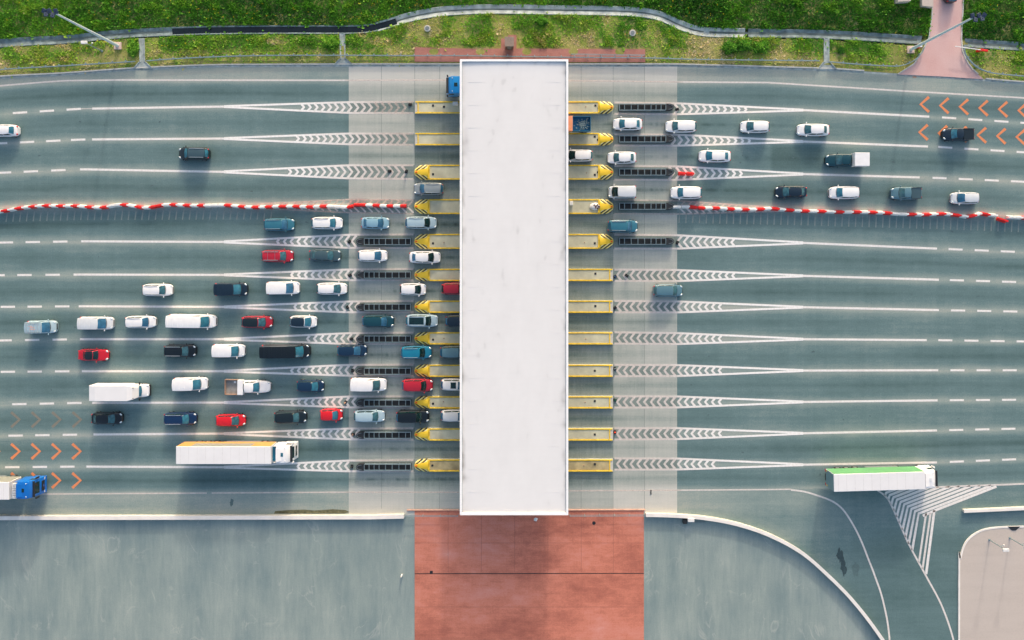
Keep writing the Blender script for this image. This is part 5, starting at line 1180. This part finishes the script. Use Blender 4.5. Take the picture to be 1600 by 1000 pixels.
def scatter(n, x0, x1, y0, y1, seed):
    r = np.random.default_rng(seed); px = r.uniform(x0, x1, n); py = r.uniform(y0, y1, n)
    ed = np.interp(px, EX, EY); ok = (py < ed - 3) & ~blocked(px, py); px, py = px[ok], py[ok]
    X = (px - CX) / S; Y = (CY - py) / S; d = chan_dist(X, Y); ok = d > .60 + .16 * np.sin(X * 2.3) * np.sin(X * .7)
    return px[ok], py[ok], X[ok], Y[ok], d[ok]
def lay(n, x0, x1, y0, y1, seed, nb, sizek, name):
    px, py, X, Y, d = scatter(n, x0, x1, y0, y1, seed)
    north = py < np.interp(px, [p_[0] for p_ in CHAN] + [p_[0] for p_ in CHAN2], [p_[1] for p_ in CHAN] + [p_[1] for p_ in CHAN2])
    lush = fbm(px, py, 34, 11); pat = fbm(px, py * 1.3, 90, 21)
    edge_d = np.interp(px, EX, EY) - py
    dens = np.where(north, 1.0, np.clip((lush - .28) * 5, .65, 1)); dens = np.where(edge_d < 26, np.clip(dens * .55, 0, .5), dens)
    dens = np.where((abs(px - 165) < 45) & (abs(py - 80) < 18) & ~((px > 200) & (px < 219)), dens * .25, dens)
    dens = np.where((abs(px - 668) < 14) & (abs(py - 42) < 16) | (abs(px - 795) < 22) & (py > 46) | (abs(px - 988) < 14) & (py > 48), dens * .3, dens)
    dens = np.where((px > 1395) & (px < 1445) & (py > 66) | (px > 1505) & (px < 1550) & (py > 74) | (px > 1300) & (px < 1320) & (py > 60), dens * .35, dens)
    keep = np.random.default_rng(seed + 5).random(len(px)) < dens
    px, py, X, Y, d, north, lush, pat, edge_d = [q[keep] for q in (px, py, X, Y, d, north, lush, pat, edge_d)]
    clump = fbm(px, py, 13, 31)
    hgt = np.where(north, .14 + .7 * np.clip(clump - .33, 0, 1), .08 + .45 * np.clip(lush * clump * 1.6 - .2, 0, 1)); hgt = np.where(edge_d < 14, .07, hgt)
    tone = .40 + .75 * (clump - .5) + .55 * (pat - .5) + np.where(north, -.02, .12) + np.where(edge_d < 26, .14, 0)
    tone = tone - np.where(north & (px > 1050), .13, 0) - np.where(north & (d < 4.5), .12, 0) + np.where(north & (px < 260), .06, 0)
    tone = tone + np.where(~north & (lush < .4), .25, 0)
    Z = terrain_z(X, Y, d)
    return foliage_mesh(name, X, Y, Z - .02, (.11 + .19 * clump) * sizek, hgt, tone, nb)
o = link('grass', lay(215000, -120, 1720, -130, 130, 41, 3, 1.0, 'grass'), grassm); tag(o, 'rough green grass and weeds covering the bank above the road', 'grass', None, 'stuff')
o = link('grass', lay(60000, -700, 2300, -420, 200, 47, 2, 2.6, 'grass_far'), grassm); tag(o, 'coarse grass further up and along the bank', 'grass', None, 'stuff')
# flowers
px, py, X, Y, d = scatter(3000, -60, 1660, -60, 125, 77); f = fbm(px, py, 60, 99) + .12 * (px < 640) * (py < 45); kp_ = f > .55; px, py, X, Y, d = px[kp_], py[kp_], X[kp_], Y[kp_], d[kp_]
kp_ = np.random.default_rng(3).random(len(px)) < .5; px, py, X, Y, d = px[kp_], py[kp_], X[kp_], Y[kp_], d[kp_]
flm = leafmat('flower_petals', [(0, lin(226, 196, 30)), (.6, lin(238, 204, 40)), (1, lin(240, 170, 40))])
o = link('wildflowers', foliage_mesh('flowers', X, Y, terrain_z(X, Y, d) + .42, np.full(len(X), .09), np.full(len(X), .1), rng.random(len(X)) * .7, 3, 1.2), flm); tag(o, 'yellow wildflowers dotted through the grass bank', 'wildflowers', None, 'stuff')
# bushes
def bush(px, py, rx, ry, h, label, tone=.3, n=900, seed=0):
    r = np.random.default_rng(seed); X, Y = P(px, py); t_ = thing('bush', label, 'bush', (X, Y, 0), 0, 'bushes on the verge')
    u = r.normal(0, 1, (n, 3)); u /= np.linalg.norm(u, axis=1)[:, None]; u[:, 2] = abs(u[:, 2]); rad = r.uniform(.45, 1.0, n) * (1 + .25 * np.sin(u[:, 0] * 5 + seed) * np.cos(u[:, 1] * 4))
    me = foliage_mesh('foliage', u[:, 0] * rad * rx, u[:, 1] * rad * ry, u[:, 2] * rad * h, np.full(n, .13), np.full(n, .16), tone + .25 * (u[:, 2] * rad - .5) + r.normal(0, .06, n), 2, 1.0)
    link('foliage', me, grassm, t_)
    m = MB()
    for k in range(6): a = k * 1.05; m.tube((0, 0, 0), (math.cos(a) * rx * .6, math.sin(a) * ry * .6, h * .7), .04, .015, 5)
    link('stems', m, 'brown', t_)
for i_, (a, b, rx, ry, h, lb, tn) in enumerate(((1140, 76, 1.3, 1.0, 1.1, 'leftmost dark bush on the verge right of canopy', .22), (1163, 72, 1.2, .9, 1.2, 'second dark bush in the clump on the verge right of canopy', .25), (1186, 75, 1.3, 1.0, 1.0, 'third bush in the clump on the verge right of canopy', .3),
        (516, 68, 1.3, .9, 1.0, 'bright green bush just left of the second drain chute', .42), (209, 76, .9, 1.3, .8, 'bright green bush between the floodlight mast and drain chute', .4), (846, 34, 1.0, .7, .9, 'dark bush in the grass above the canopy roof', .28), (1313, 80, .5, .5, .5, 'tiny dark dead bush right of the third drain chute', .05), (950, 78, .01, .01, .01, '', 0))):
    if lb: bush(a, b, rx, ry, h, lb, tn, 1100 if rx > .6 else 300, i_)
